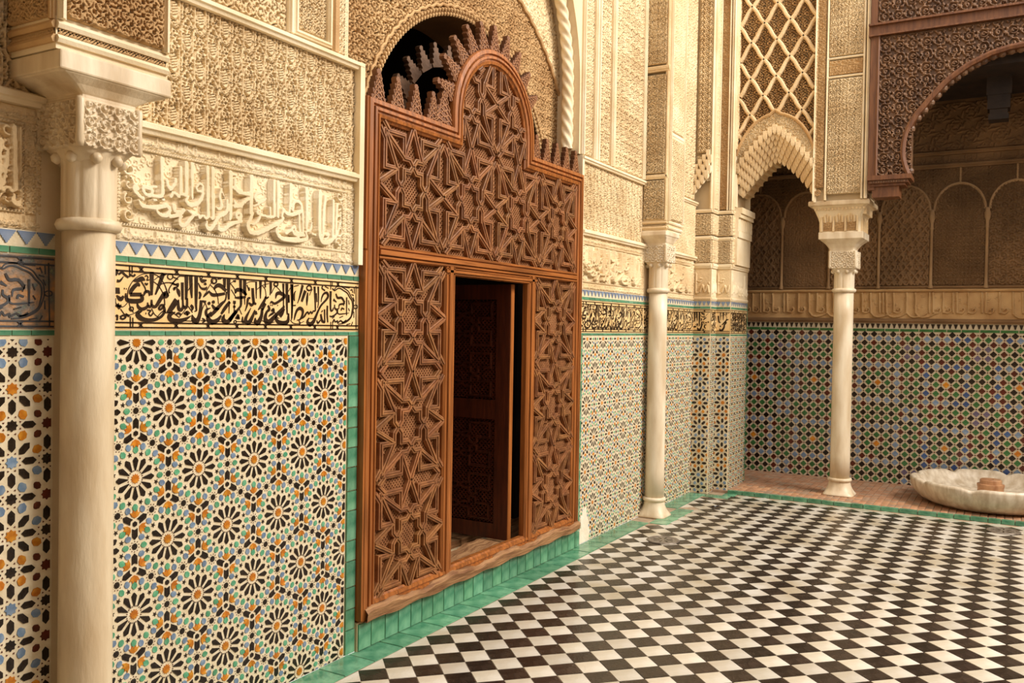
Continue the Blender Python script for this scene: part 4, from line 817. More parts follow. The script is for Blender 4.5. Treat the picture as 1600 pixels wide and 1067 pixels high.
# lozenge panel: pierced field behind, ribs in front
yc_, hw = 2.165, .385
LZ0, LZ1 = 3.30, 5.25
FL = SIDE(XP+.045)
zc, Ra = 3.32, .405           # outer arch line
def arch_top(u):  # pointed outer curve of the stalactite arch
    d = np.abs(u+yc_); return 3.83+.035*np.clip(1-d/.06, 0, 1)-.62*(1-np.sqrt(np.clip(1-(d/.415)**2, 0, 1)))
relief('pierced_field', FL, -yc_-hw, -yc_+hw, LZ0, LZ1, .0040, T_SEB, -.03, .03, M['stucco_old'], arcade, holes=.3, mask=lambda U, V: V > arch_top(U)-.02)
rb = MB(); pw, ph = .256, .365
def rib(pts_, w=.038, dd=.036): rb.sweep(FL, pts_, [(-w/2, -.03), (-w/2, dd*.5), (-w*.2, dd), (w*.2, dd), (w/2, dd*.5), (w/2, -.03)])
ux0 = -yc_
for sg in (1, -1):
    for k in range(-9, 10):
        seg_ = []
        n_ = 60
        for i in range(n_+1):
            v = LZ0+(LZ1-LZ0)*i/n_
            ph_ = (v-3.845)/ph
            u = ux0+sg*pw*(ph_ + k) + sg*.007*math.sin(4*PI*ph_)
            ok = (-yc_-hw-.005 < u < -yc_+hw+.005) and v > float(arch_top(u))-.01
            if ok: seg_.append((u, v))
            elif len(seg_) > 1: rib(seg_); seg_ = []
            else: seg_ = []
        if len(seg_) > 1: rib(seg_)
ob('lozenge_ribs', rb, M['stucco'], arcade)
for u, w in ((-yc_-hw-.01, .035), (-yc_+hw+.012, .03)): moulding(SIDE(XP+.03), arcade, [(u, 2.92), (u, 5.3)], w=w, d=.04)
# arch band and its stalactites
def arch_low(d): return 2.95+.42*np.clip(1-(np.abs(d)/.41)**1.35, 0, 1)
FM = SIDE(XP+.02)
relief('arch_band', FM, -yc_-hw, -yc_+hw, 2.85, 3.88, .0045, T_FINE, 0, .014, M['stucco'], arcade, mask=lambda U, V: (V < arch_top(U)) & (V > arch_low(U+yc_)+.27))
ol = [(u, float(arch_top(u))) for u in np.linspace(-yc_-hw, -yc_+hw, 41)]
moulding(FM, arcade, ol, w=.03, d=.03, mt='stucco_old', name='arch_hood')
mq = MB()
for r in range(6):
    n_ = 15
    for k in range(-n_, n_+1):
        d = (k+.5*(r % 2))*.046
        if abs(d) > .385: continue
        z = float(arch_low(d))+.052*(5-r)-.01
        top = float(arch_top(-yc_+d))
        if z+.06 > top: continue
        cell(mq, XP+.012+.030*r, yc_-d, z, .044, .06, .10)
        if r == 5: mq.wbox(XP+.16, XP+.5, yc_-d-.024, yc_-d+.024, z+.05, min(top, z+.4))
ob('stalactites', mq, M['stucco'], arcade, kind='stuff')
ab = MB()        # body of the arch behind the stalactites
us = np.linspace(-hw, hw, 25)
for i in range(24):
    a, b = us[i], us[i+1]; za, zb = float(arch_low(a))+.07, float(arch_low(b))+.07
    ab.add([(9.5, yc_-a, za), (9.5, yc_-b, zb), (XP+.20, yc_-b, zb), (XP+.20, yc_-a, za), (9.5, yc_-a, 4), (9.5, yc_-b, 4), (XP+.20, yc_-b, 4), (XP+.20, yc_-a, 4)],
           [(0, 3, 2, 1), (3, 7, 6, 2), (0, 1, 5, 4)])
ob('arch_body', ab, M['stucco'], arcade)

# ------------------------------------------------------------------ gallery: back wall, ceiling
bw = MB(); bw.wbox(XB, XB+.3, -3.2, 3.2, 0, 4.3)
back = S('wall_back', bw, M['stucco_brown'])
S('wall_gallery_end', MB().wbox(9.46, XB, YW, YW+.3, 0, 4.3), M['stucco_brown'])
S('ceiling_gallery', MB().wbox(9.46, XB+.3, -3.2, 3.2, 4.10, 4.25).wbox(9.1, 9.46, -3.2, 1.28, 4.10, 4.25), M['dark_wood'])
FBk = SIDE(XB); kz = 1.0128
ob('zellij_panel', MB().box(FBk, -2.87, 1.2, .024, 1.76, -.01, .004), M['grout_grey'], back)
zpan = [c for c in back.children][0]
fb = off(FBk, .004); a_ = .0955; hh_ = a_/2
dp = [(hh_*.74, 0), (0, hh_*.74), (-hh_*.74, 0), (0, -hh_*.74)]
DM = {k: pmesh('diamond_tile', dp, M[k], .003, .05) for k in ('zblack', 'zdkgreen', 'zblue', 'zdeepblue', 'zpurple', 'zred', 'zorange')}
dm = []; rg = random.Random(6)
rows = int((1.655-.03)/hh_)
for r in range(rows+1):
    v = 1.640-r*hh_
    for c in range(0, 46):
        u = -2.80+c*a_+(hh_ if r % 2 else 0)
        if u > 1.1: continue
        if r % 2 == 0: k = 'zblack' if rg.random() < .72 else 'zred'
        else:
            ci = round((u+1.988)/(7*a_)); cu = -1.988+ci*7*a_; cj = round((1.115-v)/(7*a_)); cv = 1.115-cj*7*a_
            dx = abs(u-cu)/a_; dy = abs(v-cv)/a_; d = round(max(dx, dy)+.25*min(dx, dy)-.2)
            k = ('zorange', 'zdkgreen', 'zblue', 'zdkgreen', 'zpurple', 'zdkgreen')[min(5, d)]
            if k == 'zblue' and u > -1.0 and rg.random() < .5: k = 'zdeepblue'
            if k == 'zpurple' and rg.random() < .4: k = 'zblue'
        dm.append((u, v, k))
dm.sort(key=lambda t: -t[0] if t[0] < .12 else 9)
st = MB(); ks = list(DM); lim = 0
for u, v, k in dm:
    if lim < 300 and u < .12 and v > .35: inst('diamond_tile', DM[k], fb.mat(u, v, rg.uniform(-.04, .04)), zpan); lim += 1
    else: st.prism(fb, [(u+p, v+q) for p, q in dp], -.001, .003, ks.index(k), .05)
ob('diamond_pieces', st, [M[k] for k in ks], zpan, kind='stuff')
ch = MB(); s_ = .0085
for r in range(rows+1):
    v = 1.640-r*hh_
    for c in range(0, 92):
        u = -2.80+c*hh_
        if (c+r) % 2 == 1: ch.prism(fb, [(u+s_, v), (u, v+s_), (u-s_, v), (u, v-s_)], -.001, .003)
ob('red_chips', ch, M['zred'], zpan, kind='stuff')
strip_tiles('border_tile', FBk, back, -2.86, 0.3, 1.668, 1.700, .16, .008, seed=91, mt='zdkgreen')
tri = MB(); k = 0; u = -2.86
while u < 1.1: tri.prism(fb, [(u, 1.752), (u+.038, 1.752), (u+.024, 1.706), (u+.014, 1.706)], -.001, .004); u += .054
ob('pointed_tiles', tri, M['zblack'], back, kind='stuff')
# inscription band, blind arches, frieze
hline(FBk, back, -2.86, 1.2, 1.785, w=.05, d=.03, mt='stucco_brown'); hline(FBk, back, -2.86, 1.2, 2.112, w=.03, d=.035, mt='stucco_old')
KT = HT(2.0, .30, .004, .12); rg = random.Random(15); x = .03
while x < 1.95:
    q = rg.random()
    KT.line([(x, .285), (x+.003, .12), (x+.004, .075)], (.017, .014), 1.0, 'flat')
    if q < .6: KT.line([(x+.004, .08), (x+.05, .07), (x+.075, .1), (x+.06, .125), (x+.04, .10)], .013, 1.0, 'flat'); x += rg.uniform(.08, .13)
    elif q < .8: KT.line([(x+.004, .075), (x+.05, .03), (x+.14, .035), (x+.2, .07)], (.015, .011), 1.0, 'flat'); x += rg.uniform(.05, .10)
    else: x += .035
    for _ in range(3): KT.line(spiral((x+rg.uniform(-.03, .03), rg.uniform(.1, .26)), .016, 1, rg.uniform(0, 6), 1, 7), .007, .45, sub=1)
relief('inscription_panel', FBk, -2.86, 1.2, 1.80, 2.095, (.0055, .005), KT, .0, .024, M['stucco_old'], back)
cols = [(-(2.372-.5165*i)) for i in range(-1, 8)]
T_V2 = pat_vine(.17, .20, 21, .0035); T_V3 = pat_scroll(.085, .003, 23, 1.0)
for i in range(len(cols)-1):
    u0, u1 = cols[i], cols[i+1]
    if u0 > 1.0: break
    uc = (u0+u1)/2; R_ = (u1-u0)/2-.02
    T = (T_V2, T_FINE, T_V2, T_V2, T_SCROLL_S, T_V3, T_V2, T_V3)[i % 8]
    msk = lambda U, V, uc=uc, R_=R_: (V < 2.95) | (np.hypot(U-uc, (V-2.95)*.86) < R_)
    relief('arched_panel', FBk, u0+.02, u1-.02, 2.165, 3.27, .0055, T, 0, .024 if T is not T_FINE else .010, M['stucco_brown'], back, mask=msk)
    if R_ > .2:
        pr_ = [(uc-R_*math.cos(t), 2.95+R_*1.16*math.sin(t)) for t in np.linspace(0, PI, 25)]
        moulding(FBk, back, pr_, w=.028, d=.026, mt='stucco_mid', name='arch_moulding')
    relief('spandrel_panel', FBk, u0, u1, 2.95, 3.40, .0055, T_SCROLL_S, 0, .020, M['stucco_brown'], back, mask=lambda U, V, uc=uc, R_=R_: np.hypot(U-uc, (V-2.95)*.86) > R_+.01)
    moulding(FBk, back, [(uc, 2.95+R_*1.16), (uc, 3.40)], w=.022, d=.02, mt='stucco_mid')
for u in cols:
    if u > 1.0: break
    cb = MB(); c = (XB-.022, -u, 0)
    cb.lathe((XB-.02, -u, 2.13), [(.026, 0), (.026, .02), (.018, .035), (.016, .10), (.015, .62), (.021, .63), (.016, .65), (.017, .69), (.030, .74), (.030, .78), (.022, .80), (.022, .83)], 12)
    ob('colonnette', cb, M['stucco_mid'], back, sm=True)
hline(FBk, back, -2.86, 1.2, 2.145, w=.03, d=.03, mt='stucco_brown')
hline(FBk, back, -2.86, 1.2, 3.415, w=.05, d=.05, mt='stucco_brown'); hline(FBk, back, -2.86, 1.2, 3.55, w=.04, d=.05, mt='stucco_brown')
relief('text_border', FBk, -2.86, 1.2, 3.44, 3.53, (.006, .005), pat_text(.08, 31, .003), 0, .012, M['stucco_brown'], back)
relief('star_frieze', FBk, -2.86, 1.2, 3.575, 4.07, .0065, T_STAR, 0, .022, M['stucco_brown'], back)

# ------------------------------------------------------------------ carved cedar arch at the right
XW = 8.92; FWd = SIDE(XW)
EDGE = [(-1.247, 3.125), (-.905, 3.125), (-.905, 3.14), (-.955, 3.33), (-.935, 3.50), (-.862, 3.65), (-.753, 3.785), (-.613, 3.94), (-.446, 4.058), (-.266, 4.138), (-.116, 4.17), (.05, 4.185)]
right_e = [(.10-(u-.0), v) for u, v in EDGE[2:]][::-1]
low = smooth(np.array(EDGE[3:]), 4)
lowU, lowV = low[:, 0], low[:, 1]
low_e = np.array([(-.905, 3.125), (-.925, 3.2)]+[tuple(p) for p in low]+[(.25, 4.185)])
def wood_low(U):
    U = np.asarray(U, float); ax = .05
    x = np.where(U > ax, 2*ax-U, U)
    return np.interp(x, [-1.3, -.905, -.9, -.862, -.753, -.613, -.446, -.266, -.116, .05], [3.125, 3.125, 3.60, 3.65, 3.785, 3.94, 4.058, 4.138, 4.17, 4.185])
wmask = lambda U, V: (V > wood_low(U)) | ((U < -.90) & (V > 3.125) & (U < -.965+.0*V)) | ((U < np.interp(V, [3.125, 3.2, 3.33, 3.5, 3.62], [-.905, -.93, -.955, -.935, -.88])) & (V > 3.125))
wood_arch = empty('carved_wooden_arch', (XW, .6, 3.1), label='dark carved cedar arch with scalloped edge above the gallery', cat='arch')
T_W = pat_scroll(.115, .003, 41, 1.0, 0.0)
relief('spandrel_carving', FWd, -1.195, 1.0, 3.125, 4.42, .0042, T_W, 0, .030, M['wood_dark'], wood_arch, mask=wmask)
relief('upper_carving', FWd, -1.215, 1.0, 4.56, 4.9, .0055, T_W, 0, .028, M['wood_dark'], wood_arch)
backer = MB()
for q in np.linspace(-1.24, .98, 75):
    z = float(wood_low(q+.015))
    if q < -.94: z = 3.125
    backer.box(FWd, q, q+.03, z+.01, 4.95, -.22, -.002)
ob('arch_board', backer, M['wood_dark'], wood_arch)
sc_ = MB(); pth = [(-.905, 3.135), (-.935, 3.22), (-.955, 3.33), (-.935, 3.50)]+[(u, float(wood_low(u))) for u in np.linspace(-.86, .9, 34)]
P = smooth(np.array([(a, b) for a, b in pth]), 3); dist = 0
for i in range(len(P)-1):
    dist += float(np.hypot(*(P[i+1]-P[i])))
    if dist > .058:
        dist = 0; sc_.lathe(tuple(np.array(FWd.p(P[i][0], P[i][1], -.05))+np.array((-.0, 0, -.028))), [(.012, -.004), (.030, .008), (.036, .03), (.03, .052), (.01, .06)], 10)
ob('scallops', sc_, M['wood_dark'], wood_arch, kind='stuff')
ob('edge_moulding', MB().sweep(FWd, [tuple(p) for p in P], [(-.005, -.1), (-.005, .030), (.02, .040), (.04, .030), (.04, -.1)]), M['wood_red'], wood_arch)
ob('jamb_post', MB().box(FWd, -1.275, -1.215, 3.0, 4.95, -.2, .02).sweep(FWd, [(-1.203, 3.13), (-1.203, 4.44)], [(-.012, 0), (-.012, .03), (.0, .036), (.012, .03), (.012, 0)]), M['wood_red'], wood_arch)
bm = MB(); bm.box(FWd, -1.29, 1.0, 4.44, 4.455, -.1, .055); bm.box(FWd, -1.29, 1.0, 4.455, 4.535, -.1, .04); bm.box(FWd, -1.29, 1.0, 4.535, 4.553, -.1, .075)
ob('rail', bm, M['wood_red'], wood_arch)
cb = MB(); cb.box(FWd, -1.275, -.895, 3.085, 3.128, -.22, .07); cb.box(FWd, -1.26, -.92, 3.055, 3.086, -.2, .05); cb.box(FWd, -1.25, -.945, 3.03, 3.056, -.2, .03); cb.box(FWd, -1.235, -1.0, 2.93, 3.03, -.2, .01)
ob('corbel', cb, M['wood_red'], wood_arch)
cd = MB()
for k in range(14): cd.box(FWd, -1.245+k*.022, -1.232+k*.022, 3.058, 3.078, .05, .056)
ob('corbel_dentils', cd, M['wood_dark'], wood_arch, kind='stuff')
# hanging bracket inside the gallery
hb = MB()
for z0, z1, w in ((3.93, 4.12, .105), (3.80, 3.93, .095), (3.75, 3.80, .075), (3.70, 3.75, .085)): hb.wbox(9.62-w, 9.62+w, .215-w, .215+w, z0, z1)
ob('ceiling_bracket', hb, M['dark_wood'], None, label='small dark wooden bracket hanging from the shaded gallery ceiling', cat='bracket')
# ------------------------------------------------------------------ wall piers over the engaged columns
def wall_pier(x0, x1, yf, mt_side, mt_front, z0=2.50, res=.0042):
    b = MB(); b.wbox(x0+.05, x1-.006, yf+.05, YW+.05, z0+.09, 7.0); b.wbox(x0, x1, yf, YW+.05, z0, z0+.10)
    o = S('wall_pier', b, M['stucco_pale'])
    fs, ff = SIDE(x0), FRONT(yf)
    for z in (z0+.03, z0+.075): 
        ob('moulding', MB().sweep(ff, [(x0, z), (x1, z)], [(-.012, 0), (-.012, .010), (.0, .016), (.012, .008), (.012, 0)]), M['stucco_pale'], o)
        ob('moulding', MB().sweep(fs, [(-YW, z), (-yf, z)], [(-.012, 0), (-.012, .010), (.0, .016), (.012, .008), (.012, 0)]), M[mt_side], o)
    relief('hatched_border', ff, x0+.005, x1-.005, z0+.042, z0+.063, .0032, T_HATCH, 0, .006, M[mt_front], o)
    relief('hatched_border', fs, -YW, -yf-.005, z0+.042, z0+.063, .0032, T_HATCH, 0, .006, M[mt_side], o)
    relief('carved_panel', ff, x0+.028, x1-.028, z0+.10, z0+.80, res, T_PIERCE, .001, .024, M[mt_front], o, holes=.3)
    relief('carved_panel', fs, -YW+.005, -yf-.028, z0+.10, z0+.44, res, T_PIERCE_S, .001, .018, M[mt_side], o, holes=.3)
    relief('carved_panel', fs, -YW+.005, -yf-.028, z0+.50, z0+1.35, res, T_PIERCE_S, .001, .016, M[mt_side], o, holes=.3)
    relief('carved_panel', fs, -YW+.005, -yf-.028, z0+1.44, z0+2.8, res*1.2, T_PIERCE_S, .001, .016, M[mt_side], o, holes=.3)
    relief('carved_panel', ff, x0+.028, x1-.028, z0+.86, z0+2.6, res*1.3, T_PIERCE, .001, .02, M[mt_front], o, holes=.3)
    for u in (x0+.013, x1-.013): moulding(ff, o, [(u, z0+.09), (u, z0+3)], w=.022, d=.028, mt='stucco_pale')
    moulding(fs, o, [(-yf-.013, z0+.09), (-yf-.013, z0+3)], w=.022, d=.014, mt=mt_side)
    moulding(ff, o, [(x0, z0+.83), (x1, z0+.83)], w=.05, d=.02, mt='stucco_pale')
    moulding(fs, o, [(-YW, z0+.47), (-yf, z0+.47)], w=.04, d=.014, mt=mt_side); moulding(fs, o, [(-YW, z0+1.40), (-yf, z0+1.40)], w=.05, d=.02, mt=mt_side)
    return o
wall_pier(1.672, 2.085, 2.63, 'stucco_old', 'stucco_old', res=.0028)
wall_pier(7.225, 7.585, 2.645, 'stucco', 'stucco')

# ------------------------------------------------------------------ marble columns
def carved_loft(mb, c, rings, T, d, seg=112, rows=44, fade=True):
    """rings: (z, rx, ry, squareness); carved by a height map wrapped round it"""
    R = np.array(rings, float); zs = np.linspace(R[0, 0], R[-1, 0], rows); vs = []; fs = []
    th = 2*PI*(np.arange(seg)+.5)/seg
    for i, z in enumerate(zs):
        rx, ry, e = (np.interp(z, R[:, 0], R[:, k]) for k in (1, 2, 3))
        q = (np.abs(np.cos(th))**e+np.abs(np.sin(th))**e)**(-1/e)
        hh = T.sample(th*.14, np.full(seg, z)) if T is not None else 0
        f_ = min(1, 3*min(i, rows-1-i)/rows) if fade else 1
        rad = q+d*f_*hh/max(rx, .01)
        for j in range(seg): vs.append((c[0]+rx*rad[j]*math.cos(th[j]), c[1]+ry*rad[j]*math.sin(th[j]), z))
    for i in range(rows-1):
        for j in range(seg):
            a = i*seg+j; b = i*seg+(j+1) % seg; fs.append((a, b, b+seg, a+seg))
    fs.append(tuple(range(seg-1, -1, -1))); fs.append(tuple(range((rows-1)*seg, rows*seg)))
    return mb.add(vs, fs)
T_CAP = pat_scroll(.055, .002, 51, 1.0, 0.15)
def column(label, x, y, z0, r, ring, neck, cap0, cap1, imp, slab, cw, iw, mt='marble', yo=0.0, muq=None):
    t = empty('marble_column', (x, y, z0), label=label, cat='column')
    b = MB(); b.lathe((x, y, z0), [(r*1.55, 0, 6), (r*1.55, .012, 6), (r*1.42, .03, 4), (r*1.28, .06, 2.6), (r*1.16, .095, 2), (r*1.08, .125), (r*1.07, .135), (r*1.2, .14), (r*1.24, .152), (r*1.2, .165), (r*1.03, .17)], 48)
    ob('base', b, M[mt], t, sm=True)
    b = MB(); b.lathe((x, y, 0), [(r*1.01, z0+.165)]+[(r*(1.01-.03*k/8), z0+.17+(ring-.02-z0-.17)*k/8) for k in range(1, 9)], 48); ob('shaft', b, M[mt], t, sm=True)
    b = MB(); vs = []
    b.lathe((x, y, 0), [(r*1.0, ring-.024), (r*1.16, ring-.018), (r*1.24, ring-.002), (r*1.16, ring+.014), (r*1.0, ring+.02)], 48); ob('rope_ring', b, M[mt], t, sm=True)
    # fluted neck with pointed leaves
    n = 96; vs = []; fs = []; zs = np.linspace(ring+.012, cap0+.012, 14)
    for i, z in enumerate(zs):
        for j in range(n):
            a = 2*PI*j/n; g = abs(math.sin(5*a)); q = r*1.03*(1-.055*(1-g)**3*(1 if i < 12 else .2)) + (.010*(i-11)/2*(g) if i > 11 else 0)
            vs.append((x+q*math.cos(a), y+q*math.sin(a), z))
    for i in range(13):
        for j in range(n): fs.append((i*n+j, i*n+(j+1) % n, (i+1)*n+(j+1) % n, (i+1)*n+j))
    b = MB(); b.add(vs, fs); ob('fluted_neck', b, M[mt], t, sm=True)
    b = MB(); hh = cap1-cap0
    carved_loft(b, (x, y), [(cap0-.012, r*1.0, r*1.0, 2.0), (cap0+.05*hh, r*1.12, r*1.12, 2.6), (cap0+.14*hh, cw*.93, cw*.93, 5), (cap0+.22*hh, cw, cw, 9), (cap1, cw*1.0, cw*1.0, 14)], None, 0)
    for fr, u in ((FRONT(y-cw+.001), x), (SIDE(x-cw+.001), -y)):
        relief('capital_scrolls', fr, u-cw*.96, u+cw*.96, cap0+.16*hh, cap1-.008, .0026, T_CAP, -.001, .014, M[mt], t)
    for k in range(8):        # little leaf curls where the neck meets the block
        a = 2*PI*(k+.5)/8; q = r*1.18
        b.lathe((x+q*math.cos(a), y+q*math.sin(a), cap0-.002), [(.004, -.014), (.016, -.006), (.020, .008), (.012, .022)], 8)
    ob('capital', b, M[mt], t, sm=True)
    b = MB(); y2 = y+yo
    b.lathe((x, y2, 0), [(cw*.98, cap1, 14), (cw*.98, cap1+.01, 14), (cw*1.02, cap1+(imp-cap1)*.25, 14), (cw+(iw[0]-cw)*.35, cap1+(imp-cap1)*.6, 16, cw+(iw[1]-cw)*.35), (iw[0]*.95, imp-.004, 18, iw[1]*.95), (iw[0]*.97, imp, 18, iw[1]*.97)], 96)
    ob('impost', b, M[mt], t)
    b = MB(); b.wbox(x-iw[0], x+iw[0], y2-iw[1], y2+iw[1], imp, slab); o = ob('abacus', b, M[mt], t)
    bv = o.modifiers.new('soft_edge', 'BEVEL'); bv.width = .006; bv.segments = 2
    b = MB()
    for sx, sy in ((-1, -1), (1, -1), (-1, 1), (1, 1)): b.lathe((x+sx*cw*.985, y+sy*cw*.985, 0), [(.010, cap0+.16*hh), (.015, cap0+.24*hh), (.013, cap0+.6*hh), (.015, cap1-.01), (.012, cap1)], 8)
    ob('corner_bead', b, M[mt], t, sm=True)
    return t
c1 = column('stout cream marble column nearest the camera, left of the carved door', 1.88, 2.762, 0, .0855, 1.972, 1.985, 2.185, 2.375, 2.435, 2.497, .110, (.208, .155))
c2 = column('slim cream marble column against the tiled wall right of the carved door', 7.36, 2.765, 0, .083, 1.992, 2.0, 2.205, 2.39, 2.46, 2.50, .102, (.172, .125), mt='marble_light')
c3 = column('freestanding cream marble column between the courtyard and the shaded gallery', 9.25, 1.522, .03, .094, 2.07, 2.08, 2.25, 2.455, 2.565, 2.635, .120, (.205, .207), yo=.012, mt='marble_light')
# stalactite block and slab on the free column
yb = 1.545; b = MB()
b.lathe((9.25, yb, 0), [(.195, 2.635, 16), (.195, 2.73, 16), (.205, 2.77, 16), (.245, 2.87, 16), (.26, 2.885, 16)], 64)
ob('upper_block', b, M['stucco_pale'], c3)
b = MB(); FX = SIDE(9.25-.197)
for k in range(4):
    u = -yb-.165+k*.11; b.box(FX, u-.008, u+.008, 2.64, 2.80, -.02, .014)
for k in range(3):
    u = -yb-.11+k*.11
    for q in (-.026, 0, .026): b.tube([FX.p(u+q, 2.79+.02*(q == 0), .02), FX.p(u+q, 2.755+.02*(q == 0), .010), FX.p(u+q, 2.73+.02*(q == 0), .0)], .013, 8)
for k in range(15): b.box(FX, -yb-.23+k*.032, -yb-.212+k*.032, 2.845, 2.865, -.02, .052)
FY = FRONT(yb-.197)
for k in range(4):
    u = 9.25-.165+k*.11; b.box(FY, u-.008, u+.008, 2.64, 2.80, -.02, .014)
for k in range(8): b.box(FY, 9.05+k*.05, 9.08+k*.05, 2.80, 2.86, -.02, .05)
ob('block_carving', b, M['stucco'], c3)
for k in range(3):
    u = -yb-.11+k*.11; relief('carved_niche', FX, u-.042, u+.042, 2.645, 2.735, .004, T_FINE_S, 0, .009, M['stucco_old'], c3)
b = MB(); b.wbox(9.25-.285, 9.25+.285, yb-.285, yb+.285, 2.885, 2.935); o = ob('top_slab', b, M['marble'], c3)
bv = o.modifiers.new('soft_edge', 'BEVEL'); bv.width = .012; bv.segments = 2

# ------------------------------------------------------------------ carved door screen
FD = FRONT(2.838)
door = empty('carved_door_screen', (DC, 2.87, .15), label='carved cedar door screen with stepped arched top, strapwork and lattice panels', cat='door screen')
KR, KZ, KC = .478, 2.872, 4.672
outer = [(3.437, .15), (5.928, .15), (5.928, 2.79), (KC+KR, 2.79)]+[(KC+KR*math.cos(t), KZ+KR*math.sin(t)) for t in np.linspace(0, PI, 29)]+[(KC-KR, 2.79), (3.437, 2.79)]
PF = [(0, -.07), (0, .004), (.006, .016), (.028, .020), (.032, .006), (.040, .006), (.043, .020), (.058, .022), (.061, .010), (.072, .010), (.075, .018), (.090, .014), (.094, .004), (.104, -.004), (.104, -.035)]
ob('frame', MB().sweep(FD, outer, PF, True), M['wood'], door)
def rail(name, path, w, mt='wood', d=.02):
    q = w/2; pr = [(-q, -.035), (-q, .0), (-q*.8, d*.7), (-q*.55, d*.7), (-q*.5, d*.3), (-q*.4, d*.3), (-q*.32, d), (q*.32, d), (q*.4, d*.3), (q*.5, d*.3), (q*.55, d*.7), (q*.8, d*.7), (q, 0), (q, -.035)]
    return ob(name, MB().sweep(FD, path, pr), M[mt], door)
rail('middle_rail', [(3.53, 2.02), (5.83, 2.02)], .075, 'wood_rail', .026)
rail('door_post', [(4.187, .22), (4.187, 1.99)], .100); rail('door_post', [(5.163, .22), (5.163, 1.99)], .100)
rail('door_head', [(4.137, 1.962), (5.213, 1.962)], .046, 'wood_rail')
ob('jamb', MB().box(FD, 4.222, 4.238, .2, 1.95, -.10, .0), M['wood'], door)
# worn sill
sl = MB(); rg = random.Random(9); n = 50
def sill_top(i): return .214+.012*math.sin(i*.5)+.006*math.sin(i*1.7)
for i in range(n):
    u0 = 3.45+(5.92-3.45)*i/n; u1 = 3.45+(5.92-3.45)*(i+1)/n
    a, b_ = sill_top(i), sill_top(i+1); c_, d_ = .150+.006*math.sin(i*.9), .150+.006*math.sin((i+1)*.9)
    vs = [FD.p(u0, c_, -.02), FD.p(u1, d_, -.02), FD.p(u1, d_, .034), FD.p(u0, c_, .034), FD.p(u0, a-.02, .04), FD.p(u1, b_-.02, .04), FD.p(u0, a, .022), FD.p(u1, b_, .022), FD.p(u0, a+.012, -.25), FD.p(u1, b_+.012, -.25)]
    sl.add(vs, [(3, 2, 5, 4), (4, 5, 7, 6), (6, 7, 9, 8), (0, 1, 2, 3)])
ob('sill', sl, M['wood_worn'], door)
ob('rough_edge', MB().box(FD, 3.428, 3.446, .16, 2.02, -.05, .012).box(FD, 3.430, 3.444, 2.03, 2.79, -.05, .008), M['wood'], door)

# panels: turned lattice behind straps
arch_in = lambda u, v: (abs(u-KC) < .372 and v <= KZ) or math.hypot(u-KC, v-KZ) < .372
P_L = (3.535, 4.140, .232, 1.986); P_R = (5.210, 5.822, .232, 1.986); P_U = (3.535, 5.822, 2.054, 2.700)
rect_in = lambda R: (lambda u, v: R[0] < u < R[1] and R[2] < v < R[3])
up_in = lambda u, v: rect_in(P_U)(u, v) or (v > 2.6 and arch_in(u, v))
def runs(p0, p1, inside, step=.006):
    n = max(2, int(math.hypot(p1[0]-p0[0], p1[1]-p0[1])/step)); cur = None; out = []
    for i in range(n+1):
        t = i/n; p = (p0[0]+(p1[0]-p0[0])*t, p0[1]+(p1[1]-p0[1])*t)
        if inside(*p): cur = (cur[0], p) if cur else (p, p)
        elif cur: out.append(cur); cur = None
    if cur: out.append(cur)
    return [r for r in out if math.hypot(r[1][0]-r[0][0], r[1][1]-r[0][1]) > step]
def lattice(fr, inside, u0, u1, v0, v1, n0, pitch=.0250, w=.0076, h=.010):
    mb = MB(); W_, H_ = u1-u0, v1-v0; k = -H_
    while k < W_:
        for (a, b) in (((u0+k, v0), (u0+k+H_, v1)), ((u0+k+H_, v0), (u0+k, v1))):
            for p, q in runs(a, b, inside):
                dx, dy = q[0]-p[0], q[1]-p[1]; l = math.hypot(dx, dy); nx, ny = -dy/l*w/2, dx/l*w/2
                e = n0+(h*.12 if a[0] < b[0] else 0)
                mb.add([fr.p(p[0]+nx, p[1]+ny, e-h), fr.p(p[0]+nx*.5, p[1]+ny*.5, e), fr.p(p[0]-nx*.5, p[1]-ny*.5, e), fr.p(p[0]-nx, p[1]-ny, e-h),
                        fr.p(q[0]+nx, q[1]+ny, e-h), fr.p(q[0]+nx*.5, q[1]+ny*.5, e), fr.p(q[0]-nx*.5, q[1]-ny*.5, e), fr.p(q[0]-nx, q[1]-ny, e-h)],
                       [(0, 1, 5, 4), (1, 2, 6, 5), (2, 3, 7, 6), (0, 3, 2, 1), (4, 5, 6, 7)])
        k += pitch
    return mb
ST = []       # strap lines of one cell, corners at +-1
for sx in (1, -1):
    for sy in (1, -1):
        ST.append(('star', [(.375*sx, 0), (.48*sx, .105*sy), (.48*sx, .275*sy), (.84*sx, .275*sy), (.84*sx, .84*sy), (.275*sx, .84*sy), (.275*sx, .48*sy), (.105*sx, .48*sy), (0, .375*sy)]))
        ST.append(('knot', [(.375*sx, 0), (.275*sx, .10*sy), (.275*sx, .275*sy), (.10*sx, .275*sy), (0, .375*sy)]))
        ST.append(('kite', [(0, 1.02*sy), (.275*sx, .48*sy)])); ST.append(('kite', [(1.02*sx, 0), (.48*sx, .275*sy)]))
        ST.append(('tri', [(.84*sx, .84*sy), (.48*sx, .275*sy)])); ST.append(('tri', [(.84*sx, .84*sy), (.275*sx, .48*sy)]))
        ST.append(('arrow', [(.72*sx, .85*sy), (.90*sx, 1.0*sy)])); ST.append(('arrow', [(.85*sx, .72*sy), (1.0*sx, .90*sy)]))
SPROF = lambda w, d: [(-w/2, -.012), (-w/2, d*.62), (-w*.30, d*.7), (-w*.28, d*.5), (-w*.18, d*.5), (-w*.16, d), (w*.16, d), (w*.18, d*.5), (w*.28, d*.5), (w*.30, d*.7), (w/2, d*.62), (w/2, -.012)]
